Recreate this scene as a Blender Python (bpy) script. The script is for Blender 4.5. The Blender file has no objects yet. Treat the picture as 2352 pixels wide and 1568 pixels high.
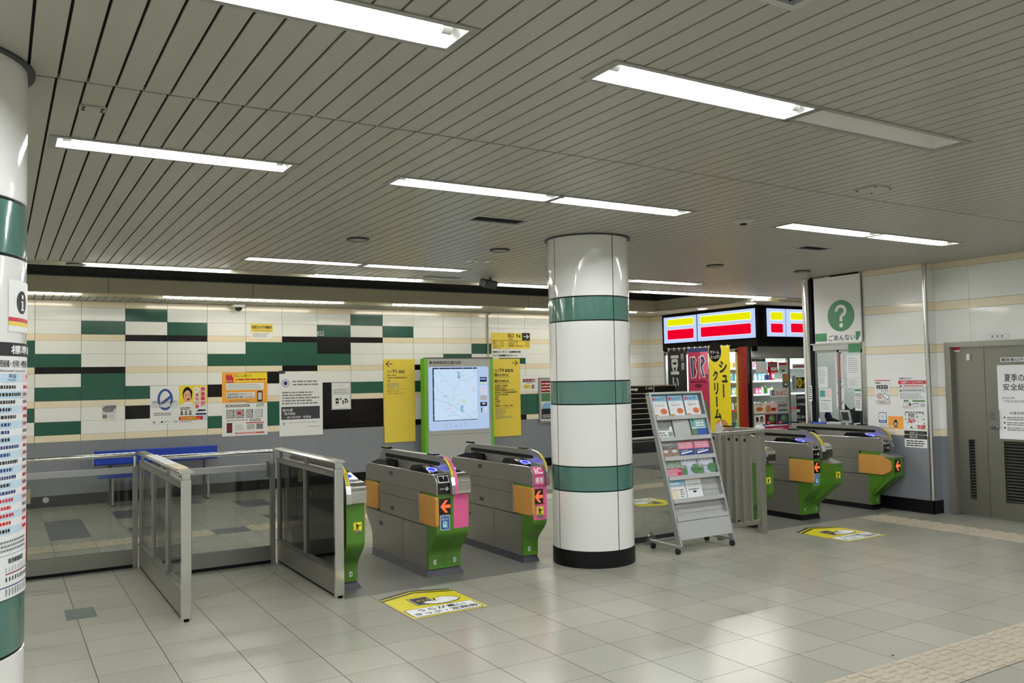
import bpy, math, random
from mathutils import Vector, Matrix
random.seed(7)
PI = math.pi
S = bpy.context.scene
COL = S.collection

# ------------------------------------------------------------------ camera
CAM = Vector((0.0, 0.0, 1.6774))
RT = Vector((0.8543239, -0.5194185, -0.0183070))
UP = Vector((-0.0073829, -0.0473479, 0.9988512))
FW = Vector((0.5196885, 0.8532072, 0.0442852))
cd = bpy.data.cameras.new('camera')
cd.sensor_fit = 'HORIZONTAL'; cd.sensor_width = 36.0; cd.lens = 1940.0 / 2352 * 36
cd.clip_start = 0.05; cd.clip_end = 100
co = bpy.data.objects.new('camera', cd)
m3 = Matrix((RT, UP, -FW)).transposed()
co.matrix_world = Matrix.Translation(CAM) @ m3.to_4x4()
COL.objects.link(co); S.camera = co

# ------------------------------------------------------------------ world, exposure
S.view_settings.view_transform = 'Standard'
S.view_settings.look = 'None'
S.view_settings.exposure = 0.0
S.view_settings.gamma = 1.0
S.view_settings.use_curve_mapping = False
W = bpy.data.worlds.new('hall_air'); S.world = W; W.use_nodes = True
W.node_tree.nodes['Background'].inputs[0].default_value = (0.75, 0.8, 0.78, 1)
W.node_tree.nodes['Background'].inputs[1].default_value = 0.08

TUBE_POWER = 112.0      # emission of the fluorescent tubes
COVE_POWER = 85.0
ALCOVE_POWER = 24.0
SHOP_POWER = 34.0

# ------------------------------------------------------------------ pixel helpers (survey of the photograph)
def ray(x, y):
    return RT * ((x - 1176) / 1940.0) - UP * ((y - 784) / 1940.0) + FW
def at_y(x, y, Y):
    r = ray(x, y); return CAM + r * (Y / r.y)
def at_x(x, y, X):
    r = ray(x, y); return CAM + r * (X / r.x)
def at_z(x, y, z=0.0):
    r = ray(x, y); return CAM + r * ((z - CAM.z) / r.z)

# ------------------------------------------------------------------ materials
def lin(h):
    h = h.lstrip('#')
    c = [int(h[i:i + 2], 16) / 255 for i in (0, 2, 4)]
    return tuple(((x / 12.92) if x <= 0.04045 else ((x + 0.055) / 1.055) ** 2.4) for x in c) + (1,)
M = {}
def new_mat(name):
    m = bpy.data.materials.new(name); m.use_nodes = True
    nt = m.node_tree; nt.nodes.clear()
    out = nt.nodes.new('ShaderNodeOutputMaterial')
    M[name] = m
    return m, nt, out
def pbr(name, col, rough=0.5, metal=0.0, noise=0.06, scale=6.0, bump=0.0, spec=0.5, coat=0.0, aniso=None):
    m, nt, out = new_mat(name)
    b = nt.nodes.new('ShaderNodeBsdfPrincipled')
    nt.links.new(b.outputs[0], out.inputs[0])
    c = lin(col) if isinstance(col, str) else col
    b.inputs['Roughness'].default_value = rough
    b.inputs['Metallic'].default_value = metal
    b.inputs['Specular IOR Level'].default_value = spec
    b.inputs['Coat Weight'].default_value = coat
    b.inputs['Coat Roughness'].default_value = 0.05
    tc = nt.nodes.new('ShaderNodeTexCoord')
    nz = nt.nodes.new('ShaderNodeTexNoise'); nz.inputs['Scale'].default_value = scale
    nz.inputs['Detail'].default_value = 4
    if aniso:
        mp = nt.nodes.new('ShaderNodeMapping'); mp.inputs['Scale'].default_value = aniso
        nt.links.new(tc.outputs['Object'], mp.inputs[0]); nt.links.new(mp.outputs[0], nz.inputs['Vector'])
    else:
        nt.links.new(tc.outputs['Object'], nz.inputs['Vector'])
    mx = nt.nodes.new('ShaderNodeMix'); mx.data_type = 'RGBA'
    mx.inputs[6].default_value = tuple(v * (1 - noise) for v in c[:3]) + (1,)
    mx.inputs[7].default_value = tuple(min(1, v * (1 + noise)) for v in c[:3]) + (1,)
    nt.links.new(nz.outputs['Fac'], mx.inputs[0])
    nt.links.new(mx.outputs[2], b.inputs['Base Color'])
    if bump:
        bp = nt.nodes.new('ShaderNodeBump'); bp.inputs['Strength'].default_value = bump
        bp.inputs['Distance'].default_value = 0.002
        nt.links.new(nz.outputs['Fac'], bp.inputs['Height']); nt.links.new(bp.outputs[0], b.inputs['Normal'])
    return m
def emit(name, col, power):
    m, nt, out = new_mat(name)
    e = nt.nodes.new('ShaderNodeEmission')
    e.inputs[0].default_value = lin(col) if isinstance(col, str) else col
    e.inputs[1].default_value = power
    nt.links.new(e.outputs[0], out.inputs[0])
    return m
def glass(name, tint=0.8, base=0.05, gain=1.0, rough=0.02, tintcol=(1, 1, 1)):
    m, nt, out = new_mat(name)
    tr = nt.nodes.new('ShaderNodeBsdfTransparent'); tr.inputs[0].default_value = tuple(tint * v for v in tintcol) + (1,)
    gl = nt.nodes.new('ShaderNodeBsdfGlossy'); gl.inputs['Roughness'].default_value = rough
    lw = nt.nodes.new('ShaderNodeLayerWeight'); lw.inputs[0].default_value = 0.5
    pw = nt.nodes.new('ShaderNodeMath'); pw.operation = 'POWER'; pw.inputs[1].default_value = 5
    ma = nt.nodes.new('ShaderNodeMath'); ma.operation = 'MULTIPLY_ADD'; ma.inputs[1].default_value = gain; ma.inputs[2].default_value = base
    mx = nt.nodes.new('ShaderNodeMixShader')
    nt.links.new(lw.outputs['Facing'], pw.inputs[0]); nt.links.new(pw.outputs[0], ma.inputs[0])
    nt.links.new(ma.outputs[0], mx.inputs[0]); nt.links.new(tr.outputs[0], mx.inputs[1]); nt.links.new(gl.outputs[0], mx.inputs[2])
    nt.links.new(mx.outputs[0], out.inputs[0])
    return m

# walls
pbr('tile_white', '#eff0ec', 0.16, noise=0.03, scale=1.3, coat=0.25)
pbr('tile_beige', '#ecdfc3', 0.16, noise=0.03, scale=1.3, coat=0.25)
pbr('tile_green', '#295a4a', 0.16, noise=0.12, scale=2.0, spec=0.4)
pbr('tile_black', '#0b0707', 0.16, noise=0.1, scale=2.0, spec=0.35)
pbr('tile_grey', '#7e8289', 0.5, noise=0.10, scale=1.1)
pbr('grout', '#565650', 0.8)
pbr('skirting_black', '#070708', 0.45, spec=0.25)
pbr('plaster_beige', '#b9b49a', 0.6, noise=0.04, scale=1.0)
pbr('cove_dark', '#2a2b28', 0.6)
pbr('slat_paint', '#acaba0', 0.38, noise=0.05, scale=2.2)
pbr('slat_gap', '#2c2b24', 0.8)
pbr('white_paint', '#e6e6e2', 0.35, noise=0.02)
pbr('grey_paint', '#9a9a92', 0.45)
pbr('column_white', '#ecebe7', 0.09, noise=0.015, scale=1.0, coat=0.5)
pbr('column_green', '#4a7267', 0.12, noise=0.06, scale=1.5, coat=0.5)
pbr('black_gloss', '#0b0b0d', 0.12, coat=0.5)
pbr('black_matte', '#060607', 0.6, spec=0.2)
pbr('dark_grey', '#33343a', 0.5)
pbr('mid_grey', '#77787a', 0.5)
pbr('light_grey', '#b9bab8', 0.4)
pbr('steel', '#8d8c86', 0.32, metal=0.9, noise=0.06, scale=30, aniso=(1, 1, 25))
pbr('steel_flat', '#918f88', 0.36, metal=0.62, noise=0.10, scale=3, aniso=(1, 1, 0.5))
pbr('steel_bright', '#d3d3cf', 0.14, metal=1.0, noise=0.03)
pbr('steel_door', '#7f7e75', 0.38, metal=0.75, noise=0.07, scale=1.6, aniso=(1, 1, 0.4))
pbr('alu', '#a9aaa8', 0.35, metal=0.6, noise=0.04)
pbr('alu_panel', '#b3b4b3', 0.45, metal=0.25, noise=0.03)
pbr('gate_green', '#43701d', 0.35, noise=0.04)
pbr('gate_pink', '#d85c90', 0.35, noise=0.03)
pbr('sign_green', '#62b22a', 0.35, noise=0.03)
pbr('office_green', '#2d8048', 0.4, noise=0.03)
pbr('flap_orange', '#c08a3e', 0.55, noise=0.10, scale=14, bump=0.2)
pbr('flap_edge', '#d8a352', 0.5, noise=0.06, scale=14)
pbr('bench_blue', '#1238a0', 0.35, noise=0.05)
pbr('tray_blue', '#2450c0', 0.4)
pbr('sign_yellow', '#e9cf4c', 0.4, noise=0.03)
pbr('yellow', '#f0dc28', 0.45, noise=0.03)
pbr('sticker_yellow', '#e8d92c', 0.3, noise=0.08, scale=4)
pbr('orange', '#f2a93c', 0.5)
pbr('red', '#c8202c', 0.4)
pbr('dark_red', '#7d0f12', 0.35)
pbr('magenta', '#c22c5c', 0.6, noise=0.15, scale=3)
pbr('pink', '#ee6f92', 0.5)
pbr('pale_pink', '#f1cdd2', 0.5)
pbr('navy', '#22376f', 0.45)
pbr('blue_print', '#2d4f9e', 0.45)
pbr('sky_print', '#7fb6d8', 0.45)
pbr('pale_blue', '#c3dbea', 0.5)
pbr('teal_print', '#4fa3a0', 0.5)
pbr('green_print', '#4d7d4c', 0.5, noise=0.5, scale=60)
pbr('leaf_print', '#8a9c8a', 0.5, noise=0.9, scale=45)
pbr('lilac_print', '#c4c4dd', 0.5)
pbr('brown_print', '#8e7560', 0.5, noise=0.8, scale=50)
pbr('photo_grey', '#767574', 0.5, noise=0.7, scale=18)
pbr('skin_print', '#e2ab86', 0.5)
pbr('food_print', '#cf6438', 0.5, noise=0.7, scale=70)
pbr('cream_print', '#c98a4a', 0.5, noise=0.3, scale=12)
pbr('paper', '#e9eaea', 0.55, noise=0.02)
pbr('paper_grey', '#cfd0d2', 0.55, noise=0.03)
pbr('ink', '#1a1a1c', 0.6)
pbr('ink_grey', '#7b7c80', 0.6)
pbr('ink_pale', '#b3b5b9', 0.6)
pbr('white_vinyl', '#f2f2f0', 0.4, noise=0.01)
pbr('clear_pocket', '#c6cacc', 0.12, noise=0.25, scale=9)
pbr('cardboard', '#a8865a', 0.7)
pbr('floor_dark', '#5a5b60', 0.28, noise=0.12, scale=30)
pbr('floor_plate', '#5d6765', 0.4, metal=0.3)
pbr('tactile', '#aaa08d', 0.5, noise=0.08, scale=9)
pbr('rubber', '#101012', 0.7)
pbr('base_dark', '#34353c', 0.5)
emit('tube_light', (0.95, 0.985, 1.0, 1), TUBE_POWER)
emit('cove_light', (1.0, 0.98, 0.9, 1), COVE_POWER)
emit('alcove_light', (1.0, 0.98, 0.88, 1), ALCOVE_POWER)
emit('shop_light', (0.9, 0.97, 1.0, 1), SHOP_POWER)
emit('led_red', (1.0, 0.09, 0.03, 1), 2.2)
emit('reader_blue', (0.08, 0.10, 1.0, 1), 9.0)
emit('reader_dim', (0.035, 0.04, 0.9, 1), 2.2)
emit('screen_map', (0.60, 0.77, 0.95, 1), 0.93)
emit('screen_edge', (0.50, 0.66, 0.93, 1), 0.85)
emit('screen_road', (0.42, 0.5, 0.62, 1), 0.8)
emit('screen_water', (0.30, 0.58, 0.85, 1), 0.8)
emit('screen_park', (0.65, 0.9, 0.5, 1), 0.8)
emit('screen_navy', (0.02, 0.03, 0.1, 1), 0.6)
emit('screen_pink', (0.95, 0.5, 0.6, 1), 0.8)
emit('lit_blue', (0.46, 0.58, 0.95, 1), 1.15)
emit('lit_yellow', (0.80, 0.83, 0.0, 1), 1.0)
emit('lit_halo', (0.95, 0.98, 0.75, 1), 1.1)
emit('lit_red', (0.86, 0.0, 0.022, 1), 1.0)
emit('lit_pinkish', (0.95, 0.7, 0.9, 1), 1.05)
glass('glass_clear', 0.93, 0.04, 0.9, tintcol=(0.97, 1, 0.98))
glass('glass_barrier', 0.80, 0.05, 0.9, tintcol=(0.97, 1.0, 0.98))
glass('bag_film', 0.75, 0.12, 0.9, 0.15)
glass('glass_dark', 0.42, 0.05, 0.9, tintcol=(0.98, 1.0, 0.98))

# floor material: square tiles with thin joints, terrazzo speckle
def floor_material():
    m, nt, out = new_mat('floor_tile')
    N = nt.nodes.new; L = nt.links.new
    b = N('ShaderNodeBsdfPrincipled'); L(b.outputs[0], out.inputs[0])
    tc = N('ShaderNodeTexCoord'); sp = N('ShaderNodeSeparateXYZ'); L(tc.outputs['Object'], sp.inputs[0])
    def math_(op, a, bb=None, c=None):
        n = N('ShaderNodeMath'); n.operation = op
        for i, v in enumerate((a, bb, c)):
            if v is None: continue
            if isinstance(v, (int, float)): n.inputs[i].default_value = v
            else: L(v, n.inputs[i])
        return n.outputs[0]
    tx = math_('DIVIDE', math_('ADD', sp.outputs[0], 40 - 2.9035), 0.4)
    ty = math_('DIVIDE', math_('ADD', sp.outputs[1], 40 - 3.9146), 0.4)
    ex = math_('ABSOLUTE', math_('SUBTRACT', math_('FRACT', tx), 0.5))
    ey = math_('ABSOLUTE', math_('SUBTRACT', math_('FRACT', ty), 0.5))
    gx = math_('GREATER_THAN', ex, 0.4935)
    gy = math_('GREATER_THAN', ey, 0.4955)
    g = math_('MAXIMUM', gx, gy)
    cb = N('ShaderNodeCombineXYZ'); L(math_('FLOOR', tx), cb.inputs[0]); L(math_('FLOOR', ty), cb.inputs[1])
    wn = N('ShaderNodeTexWhiteNoise'); wn.noise_dimensions = '3D'; L(cb.outputs[0], wn.inputs['Vector'])
    nz = N('ShaderNodeTexNoise'); nz.inputs['Scale'].default_value = 190; nz.inputs['Detail'].default_value = 4
    L(tc.outputs['Object'], nz.inputs['Vector'])
    nl = N('ShaderNodeTexNoise'); nl.inputs['Scale'].default_value = 0.9; nl.inputs['Detail'].default_value = 3
    L(tc.outputs['Object'], nl.inputs['Vector'])
    cr = N('ShaderNodeValToRGB'); cr.color_ramp.elements[0].position = 0.3; cr.color_ramp.elements[1].position = 0.75
    cr.color_ramp.elements[0].color = lin('#8d897d'); cr.color_ramp.elements[1].color = lin('#b6b3a6')
    L(nz.outputs['Fac'], cr.inputs[0])
    br = math_('ADD', math_('MULTIPLY', wn.outputs['Value'], 0.10), math_('MULTIPLY', nl.outputs['Fac'], 0.16))
    br = math_('ADD', br, 0.80)
    hs = N('ShaderNodeHueSaturation'); L(cr.outputs[0], hs.inputs['Color']); L(br, hs.inputs['Value'])
    mx = N('ShaderNodeMix'); mx.data_type = 'RGBA'; L(g, mx.inputs[0]); L(hs.outputs[0], mx.inputs[6])
    mx.inputs[7].default_value = lin('#34312c')
    L(mx.outputs[2], b.inputs['Base Color'])
    rg = math_('ADD', math_('MULTIPLY', nl.outputs['Fac'], 0.12), 0.16)
    rg = math_('MAXIMUM', rg, math_('MULTIPLY', g, 0.7))
    L(rg, b.inputs['Roughness'])
    b.inputs['Specular IOR Level'].default_value = 0.38
    bp = N('ShaderNodeBump'); bp.inputs['Strength'].default_value = 0.25; bp.inputs['Distance'].default_value = 0.002; bp.invert = True
    L(g, bp.inputs['Height']); L(bp.outputs[0], b.inputs['Normal'])
floor_material()

# ------------------------------------------------------------------ mesh builder
class MB:
    def __init__(s, mtx=None):
        s.v = []; s.f = []; s.mi = []; s.mats = []; s.smooth = []; s.T = mtx or Matrix.Identity(4)
    def slot(s, m):
        if m not in s.mats: s.mats.append(m)
        return s.mats.index(m)
    def add(s, vs, fs, m, smooth=False):
        o = len(s.v); k = s.slot(m)
        s.v += [tuple(s.T @ Vector(p)) for p in vs]
        for f in fs:
            s.f.append([i + o for i in f]); s.mi.append(k); s.smooth.append(smooth)
        return s
    def box(s, x0, y0, z0, x1, y1, z1, m):
        vs = [(x0, y0, z0), (x1, y0, z0), (x1, y1, z0), (x0, y1, z0), (x0, y0, z1), (x1, y0, z1), (x1, y1, z1), (x0, y1, z1)]
        return s.add(vs, [(0, 3, 2, 1), (4, 5, 6, 7), (0, 1, 5, 4), (1, 2, 6, 5), (2, 3, 7, 6), (3, 0, 4, 7)], m)
    def cbox(s, x0, y0, z0, x1, y1, z1, m, c=0.004):
        # box with chamfered edges along z and top/bottom
        p = [(x0 + c, y0), (x1 - c, y0), (x1, y0 + c), (x1, y1 - c), (x1 - c, y1), (x0 + c, y1), (x0, y1 - c), (x0, y0 + c)]
        q = [(min(max(a, x0 + c), x1 - c), min(max(b, y0 + c), y1 - c)) for a, b in p]
        rings = [[(a, b, z0) for a, b in q], [(a, b, z0 + c) for a, b in p], [(a, b, z1 - c) for a, b in p], [(a, b, z1) for a, b in q]]
        vs = [v for r in rings for v in r]; fs = []
        for r in range(3):
            for i in range(8):
                j = (i + 1) % 8; fs.append((r * 8 + i, r * 8 + j, r * 8 + 8 + j, r * 8 + 8 + i))
        fs.append(tuple(reversed(range(8)))); fs.append(tuple(range(24, 32)))
        return s.add(vs, fs, m)
    def poly(s, pts, m):
        return s.add(pts, [tuple(range(len(pts)))], m)
    def prism(s, prof, axis, a0, a1, m, smooth=False):
        n = len(prof)
        def P(p, a):
            if axis == 'x': return (a, p[0], p[1])
            if axis == 'y': return (p[0], a, p[1])
            return (p[0], p[1], a)
        vs = [P(p, a0) for p in prof] + [P(p, a1) for p in prof]
        s.add(vs, [tuple(range(n)), tuple(reversed(range(n, 2 * n)))], m)
        fs = [(i, (i + 1) % n, (i + 1) % n + n, i + n) for i in range(n)]
        return s.add(vs, fs, m, smooth)
    def tube(s, pts, r, m, n=10, cap=True):
        pts = [Vector(p) for p in pts]; rings = []
        for i, p in enumerate(pts):
            d = (pts[min(i + 1, len(pts) - 1)] - pts[max(i - 1, 0)]).normalized()
            a = Vector((0, 0, 1)) if abs(d.z) < 0.9 else Vector((1, 0, 0))
            u = d.cross(a).normalized(); w = d.cross(u)
            rings.append([p + (u * math.cos(2 * PI * k / n) + w * math.sin(2 * PI * k / n)) * r for k in range(n)])
        vs = [v for q in rings for v in q]; fs = []
        for i in range(len(rings) - 1):
            for k in range(n):
                j = (k + 1) % n; fs.append((i * n + k, i * n + j, i * n + n + j, i * n + n + k))
        s.add(vs, fs, m, True)
        if cap: s.add(rings[0] + rings[-1], [tuple(reversed(range(n))), tuple(range(n, 2 * n))], m)
        return s
    def lathe(s, cx, cy, prof, m, n=48, a0=0.0, a1=2 * PI, smooth=True):
        full = abs(a1 - a0 - 2 * PI) < 1e-6; k = n if full else n + 1
        for j in range(len(prof) - 1):          # every profile step keeps a crisp edge
            vs = [(cx + r * math.cos(a0 + (a1 - a0) * i / n), cy + r * math.sin(a0 + (a1 - a0) * i / n), z) for r, z in prof[j:j + 2] for i in range(k)]
            s.add(vs, [(i, (i + 1) % k, k + (i + 1) % k, k + i) for i in range(n)], m, smooth)
        return s
    def disc(s, c, u, w, r, m, n=24, rr=None):
        c = Vector(c); u = Vector(u); w = Vector(w); rr = rr or r
        return s.poly([c + u * (r * math.cos(2 * PI * i / n)) + w * (rr * math.sin(2 * PI * i / n)) for i in range(n)], m)
    def build(s, name, parent=None, label=None, cat=None, group=None, kind=None):
        me = bpy.data.meshes.new(name)
        me.from_pydata(s.v, [], s.f)
        for mn in s.mats: me.materials.append(M[mn])
        for p, k, sm in zip(me.polygons, s.mi, s.smooth):
            p.material_index = k; p.use_smooth = sm
        me.update()
        o = bpy.data.objects.new(name, me); COL.objects.link(o)
        if parent is not None: o.parent = parent
        tag(o, label, cat, group, kind)
        return o
def tag(o, label=None, cat=None, group=None, kind=None):
    if label: o['label'] = label
    if cat: o['category'] = cat
    if group: o['group'] = group
    if kind: o['kind'] = kind
    return o
def thing(name, label, cat, loc=(0, 0, 0), rz=0.0, group=None):
    o = bpy.data.objects.new(name, None); COL.objects.link(o)
    o.empty_display_size = 0.1; o.location = loc; o.rotation_euler = (0, 0, rz)
    return tag(o, label, cat, group)
KIDS = {}
def dup(src, loc, label=None, group=None, rz=None, skip=()):
    def cp(o, parent):
        c = o.copy(); COL.objects.link(c)
        if parent is not None: c.parent = parent
        for ch in [k for k in bpy.data.objects if k.parent == o]:
            if ch.name.split('.')[0] in skip: continue
            cp(ch, c)
        return c
    r = cp(src, None); r.location = loc
    if rz is not None: r.rotation_euler = (0, 0, rz)
    if label: r['label'] = label
    if group: r['group'] = group
    return r

_tc = {}
def text_mesh(body, bold=0.0):
    k = (body, bold)
    if k not in _tc:
        c = bpy.data.curves.new('lettering', 'FONT'); c.body = body; c.size = 1.0; c.resolution_u = 3
        c.space_line = 1.0
        o = bpy.data.objects.new('lettering', c)
        me = bpy.data.meshes.new_from_object(o)
        vs = [tuple(v.co) for v in me.vertices]; fs = [tuple(p.vertices) for p in me.polygons]
        if vs and bold:      # heavier strokes: the outline repeated a little to each side
            b0 = bold * 0.9; n0 = len(vs); src = list(vs); sf = list(fs)
            for k_, (dx, dy) in enumerate(((b0, 0), (-b0, 0), (0, b0), (0, -b0))):
                vs += [(v[0] + dx, v[1] + dy, 0.15 * (k_ + 1)) for v in src]; fs += [tuple(i + n0 * (k_ + 1) for i in f) for f in sf]
        if vs:
            xs = [v[0] for v in vs]; ys = [v[1] for v in vs]
            _tc[k] = (vs, fs, min(xs), max(xs), min(ys), max(ys))
        else: _tc[k] = ([], [], 0, 1, 0, 1)
        bpy.data.objects.remove(o); bpy.data.meshes.remove(me)
    return _tc[k]

class Sheet(MB):
    """a flat printed thing: origin, u to the right, v up, n towards the viewer"""
    def __init__(s, o, u, v, w, h, off=0.001, thick=0.0, base='paper', edge=None):
        super().__init__()
        s.o = Vector(o); s.u = Vector(u).normalized(); s.w_ = Vector(v).normalized(); s.n = s.u.cross(s.w_)
        s.W = w; s.H = h; s.off = off; s.th = thick
        if base:
            P = lambda a, b, c: s.o + s.u * a + s.w_ * b + s.n * c
            t = max(thick, 0.0008)
            vs = [P(0, 0, 0), P(w, 0, 0), P(w, h, 0), P(0, h, 0), P(0, 0, t), P(w, 0, t), P(w, h, t), P(0, h, t)]
            s.add(vs, [(4, 5, 6, 7)], base)
            s.add(vs, [(0, 3, 2, 1), (0, 1, 5, 4), (1, 2, 6, 5), (2, 3, 7, 6), (3, 0, 4, 7)], edge or base)
            s.th = t
    def P(s, a, b, lay): return s.o + s.u * a + s.w_ * b + s.n * (s.th + s.off * lay)
    def rect(s, a0, b0, a1, b1, m, lay=1):
        return s.poly([s.P(a0, b0, lay), s.P(a1, b0, lay), s.P(a1, b1, lay), s.P(a0, b1, lay)], m)
    def R(s, a0, b0, a1, b1, m, lay=1):     # same in fractions of the sheet, b from the top
        return s.rect(a0 * s.W, (1 - b1) * s.H, a1 * s.W, (1 - b0) * s.H, m, lay)
    def rrect(s, a0, b0, a1, b1, r, m, lay=1):
        pts = []
        for cx, cy, q in ((a1 - r, b1 - r, 0), (a0 + r, b1 - r, 1), (a0 + r, b0 + r, 2), (a1 - r, b0 + r, 3)):
            for i in range(6):
                a = (q + i / 5) * PI / 2; pts.append(s.P(cx + r * math.cos(a), cy + r * math.sin(a), lay))
        return s.poly(pts, m)
    def pg(s, pts, m, lay=1): return s.poly([s.P(a, b, lay) for a, b in pts], m)
    def PG(s, pts, m, lay=1): return s.poly([s.P(a * s.W, (1 - b) * s.H, lay) for a, b in pts], m)
    def ell(s, a, b, r1, r2, m, lay=1, n=28):
        return s.poly([s.P(a + r1 * math.cos(2 * PI * i / n), b + r2 * math.sin(2 * PI * i / n), lay) for i in range(n)], m)
    def E(s, a, b, r1, r2, m, lay=1): return s.ell(a * s.W, (1 - b) * s.H, r1 * s.W, r2 * s.H, m, lay)
    def ring(s, a, b, r1, r2, t, m, lay=1, n=32, a0=0, a1=2 * PI):
        vs = []; fs = []
        for i in range(n + 1):
            c = a0 + (a1 - a0) * i / n
            vs += [s.P(a + r1 * math.cos(c), b + r2 * math.sin(c), lay), s.P(a + (r1 - t) * math.cos(c), b + (r2 - t) * math.sin(c), lay)]
        for i in range(n): fs.append((2 * i, 2 * i + 2, 2 * i + 3, 2 * i + 1))
        return s.add(vs, fs, m)
    def line(s, a0, b0, a1, b1, t, m, lay=1):
        d = Vector((a1 - a0, b1 - b0)); 
        if d.length < 1e-9: return s
        p = Vector((-d.y, d.x)).normalized() * t / 2
        return s.pg([(a0 + p.x, b0 + p.y), (a1 + p.x, b1 + p.y), (a1 - p.x, b1 - p.y), (a0 - p.x, b0 - p.y)], m, lay)
    def text(s, body, a0, b0, a1, b1, m, lay=2, bold=0.0, keep=False):
        vs, fs, x0, x1, y0, y1 = text_mesh(body, bold)
        if not vs: return s
        sx = (a1 - a0) / (x1 - x0); sy = (b1 - b0) / max(1e-6, (y1 - y0))
        if keep: sx = sy = min(sx, sy)
        return s.add([s.P(a0 + (v[0] - x0) * sx, b0 + (v[1] - y0) * sy, lay + v[2]) for v in vs], fs, m)
    def TX(s, body, a0, b0, a1, b1, m, lay=2, bold=0.0):
        return s.text(body, a0 * s.W, (1 - b1) * s.H, a1 * s.W, (1 - b0) * s.H, m, lay, bold)
    def lines(s, a0, b0, a1, b1, n, m, lay=1, fill=0.45, rag=0.25):   # rows of print too small to read
        a0 *= s.W; a1 *= s.W; B0 = (1 - b1) * s.H; B1 = (1 - b0) * s.H
        h = (B1 - B0) / n
        for i in range(n):
            y = B1 - (i + 1) * h + h * (1 - fill) / 2
            e = a1 - (a1 - a0) * random.random() * rag
            x = a0
            while x < e:
                w = min(e - x, h * random.uniform(0.6, 2.6)); s.rect(x, y, x + w, y + h * fill, m, lay); x += w + h * 0.25
        return s
def wall_px(x0, y0, x1, y1, Y, lift=0.004):      # rectangle on a wall facing -Y
    ym = (y0 + y1) / 2; xm = (x0 + x1) / 2
    A = at_y(x0, ym, Y).x; B = at_y(x1, ym, Y).x; T = at_y(xm, y0, Y).z; Bz = at_y(xm, y1, Y).z
    return (A, Y - lift, Bz), (1, 0, 0), (0, 0, 1), B - A, T - Bz
def side_px(x0, y0, x1, y1, X, lift=0.004):      # rectangle on a wall facing -X
    ym = (y0 + y1) / 2; xm = (x0 + x1) / 2
    A = at_x(x0, ym, X).y; B = at_x(x1, ym, X).y; T = at_x(xm, y0, X).z; Bz = at_x(xm, y1, X).z
    return (X - lift, A, Bz), (0, -1, 0), (0, 0, 1), A - B, T - Bz

# ================================================================== SETTING
H = 2.965
X_L, X_R, Y_F, Y_B = -4.0, 19.0, -4.2, 13.6
pbr('floor_mat', '#686862', 0.33, noise=0.14, scale=120)
f = MB()
f.box(X_L, Y_F, -0.12, X_R, Y_B + 0.1, 0.0, 'floor_tile')
for x0, y0, x1, y1 in ((2.3, 6.34, 4.24, 8.15), (6.98, 6.40, 9.4, 8.1)):
    f.box(x0, y0, 0.0, x1, y1, 0.0006, 'floor_mat')
for x0, y0, x1, y1 in ((0.5, 10.6, 0.9, 12.14), (1.3, 11.81, 1.7, 12.55), (1.32, 10.3, 1.72, 11.0), (2.1, 9.87, 2.49, 10.24), (2.88, 11.81, 3.29, 12.53),
                       (2.89, 10.62, 3.3, 10.97), (2.1, 12.6, 2.49, 12.98), (-0.3, 11.0, 0.1, 12.1), (4.1, 9.5, 4.5, 10.6), (5.7, 11.0, 6.1, 12.2),
                       (6.9, 10.3, 7.7, 10.7), (8.5, 11.1, 8.9, 12.3), (10.1, 11.5, 10.5, 12.7), (9.3, 10.4, 10.1, 10.8)):
    f.box(x0, y0, 0.0, x1, y1, 0.0006, 'floor_dark')
f.build('floor', kind='structure')

# ---- back wall of enamelled tiles
BW = MB()
BW.box(X_L, Y_B, 0, 12.9, Y_B + 0.15, 3.5, 'grout')
zr = [(2.822, 2.915, 'b'), (2.632, 2.820, 'w'), (2.434, 2.630, 'w'), (2.340, 2.432, 'b'), (2.151, 2.338, 'w'), (1.962, 2.149, 'w'), (1.868, 1.960, 'b'),
      (1.677, 1.866, 'w'), (1.483, 1.675, 'w'), (1.388, 1.481, 'b'), (1.190, 1.386, 'w'), (1.001, 1.188, 'w'), (0.906, 0.999, 'b')]
pat = {}
for r, cs in {1: 'g2 g8', 2: 'g1 g3 g7 g9', 3: 'k2 k3 k6 k7 k8', 4: 'g-1 g5 g6 k7 g12', 5: 'g-1 g0 g4 g5 g6 g7 g11 g13', 6: 'k0 k1 k6 k10',
              7: 'g1 k5', 8: 'g0 g1 g2 g8 g10 k4 k7', 9: 'k7', 10: 'k2 g-1 g5 k7 k8 g13 g14', 11: 'g0 g4 g5 k7 k8 g13 g14', 12: 'k7 k8 k10 k13'}.items():
    for c in cs.split(): pat[(r, int(c[1:]))] = c[0]
names = {'b': 'tile_beige', 'w': 'tile_white', 'g': 'tile_green', 'k': 'tile_black'}
for c in range(-8, 22):
    x0 = 0.44 + 0.581 * c; x1 = x0 + 0.581
    if x1 > 12.9: break
    for r, (z0, z1, k) in enumerate(zr):
        BW.box(x0 + .0025, Y_B - 0.005, z0, x1 - .0025, Y_B + 0.01, z1, names[pat.get((r, c), k)])
    BW.box(x0 + .0008, Y_B - 0.005, 0.0, x1 - .0008, Y_B + 0.01, 0.903, 'tile_grey')
BW.build('wall_back', kind='structure')
b = MB(); b.box(X_L, Y_B - 0.016, 0, 12.9, Y_B - 0.005, 0.155, 'skirting_black'); b.build('baseboard_back', kind='structure')

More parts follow.
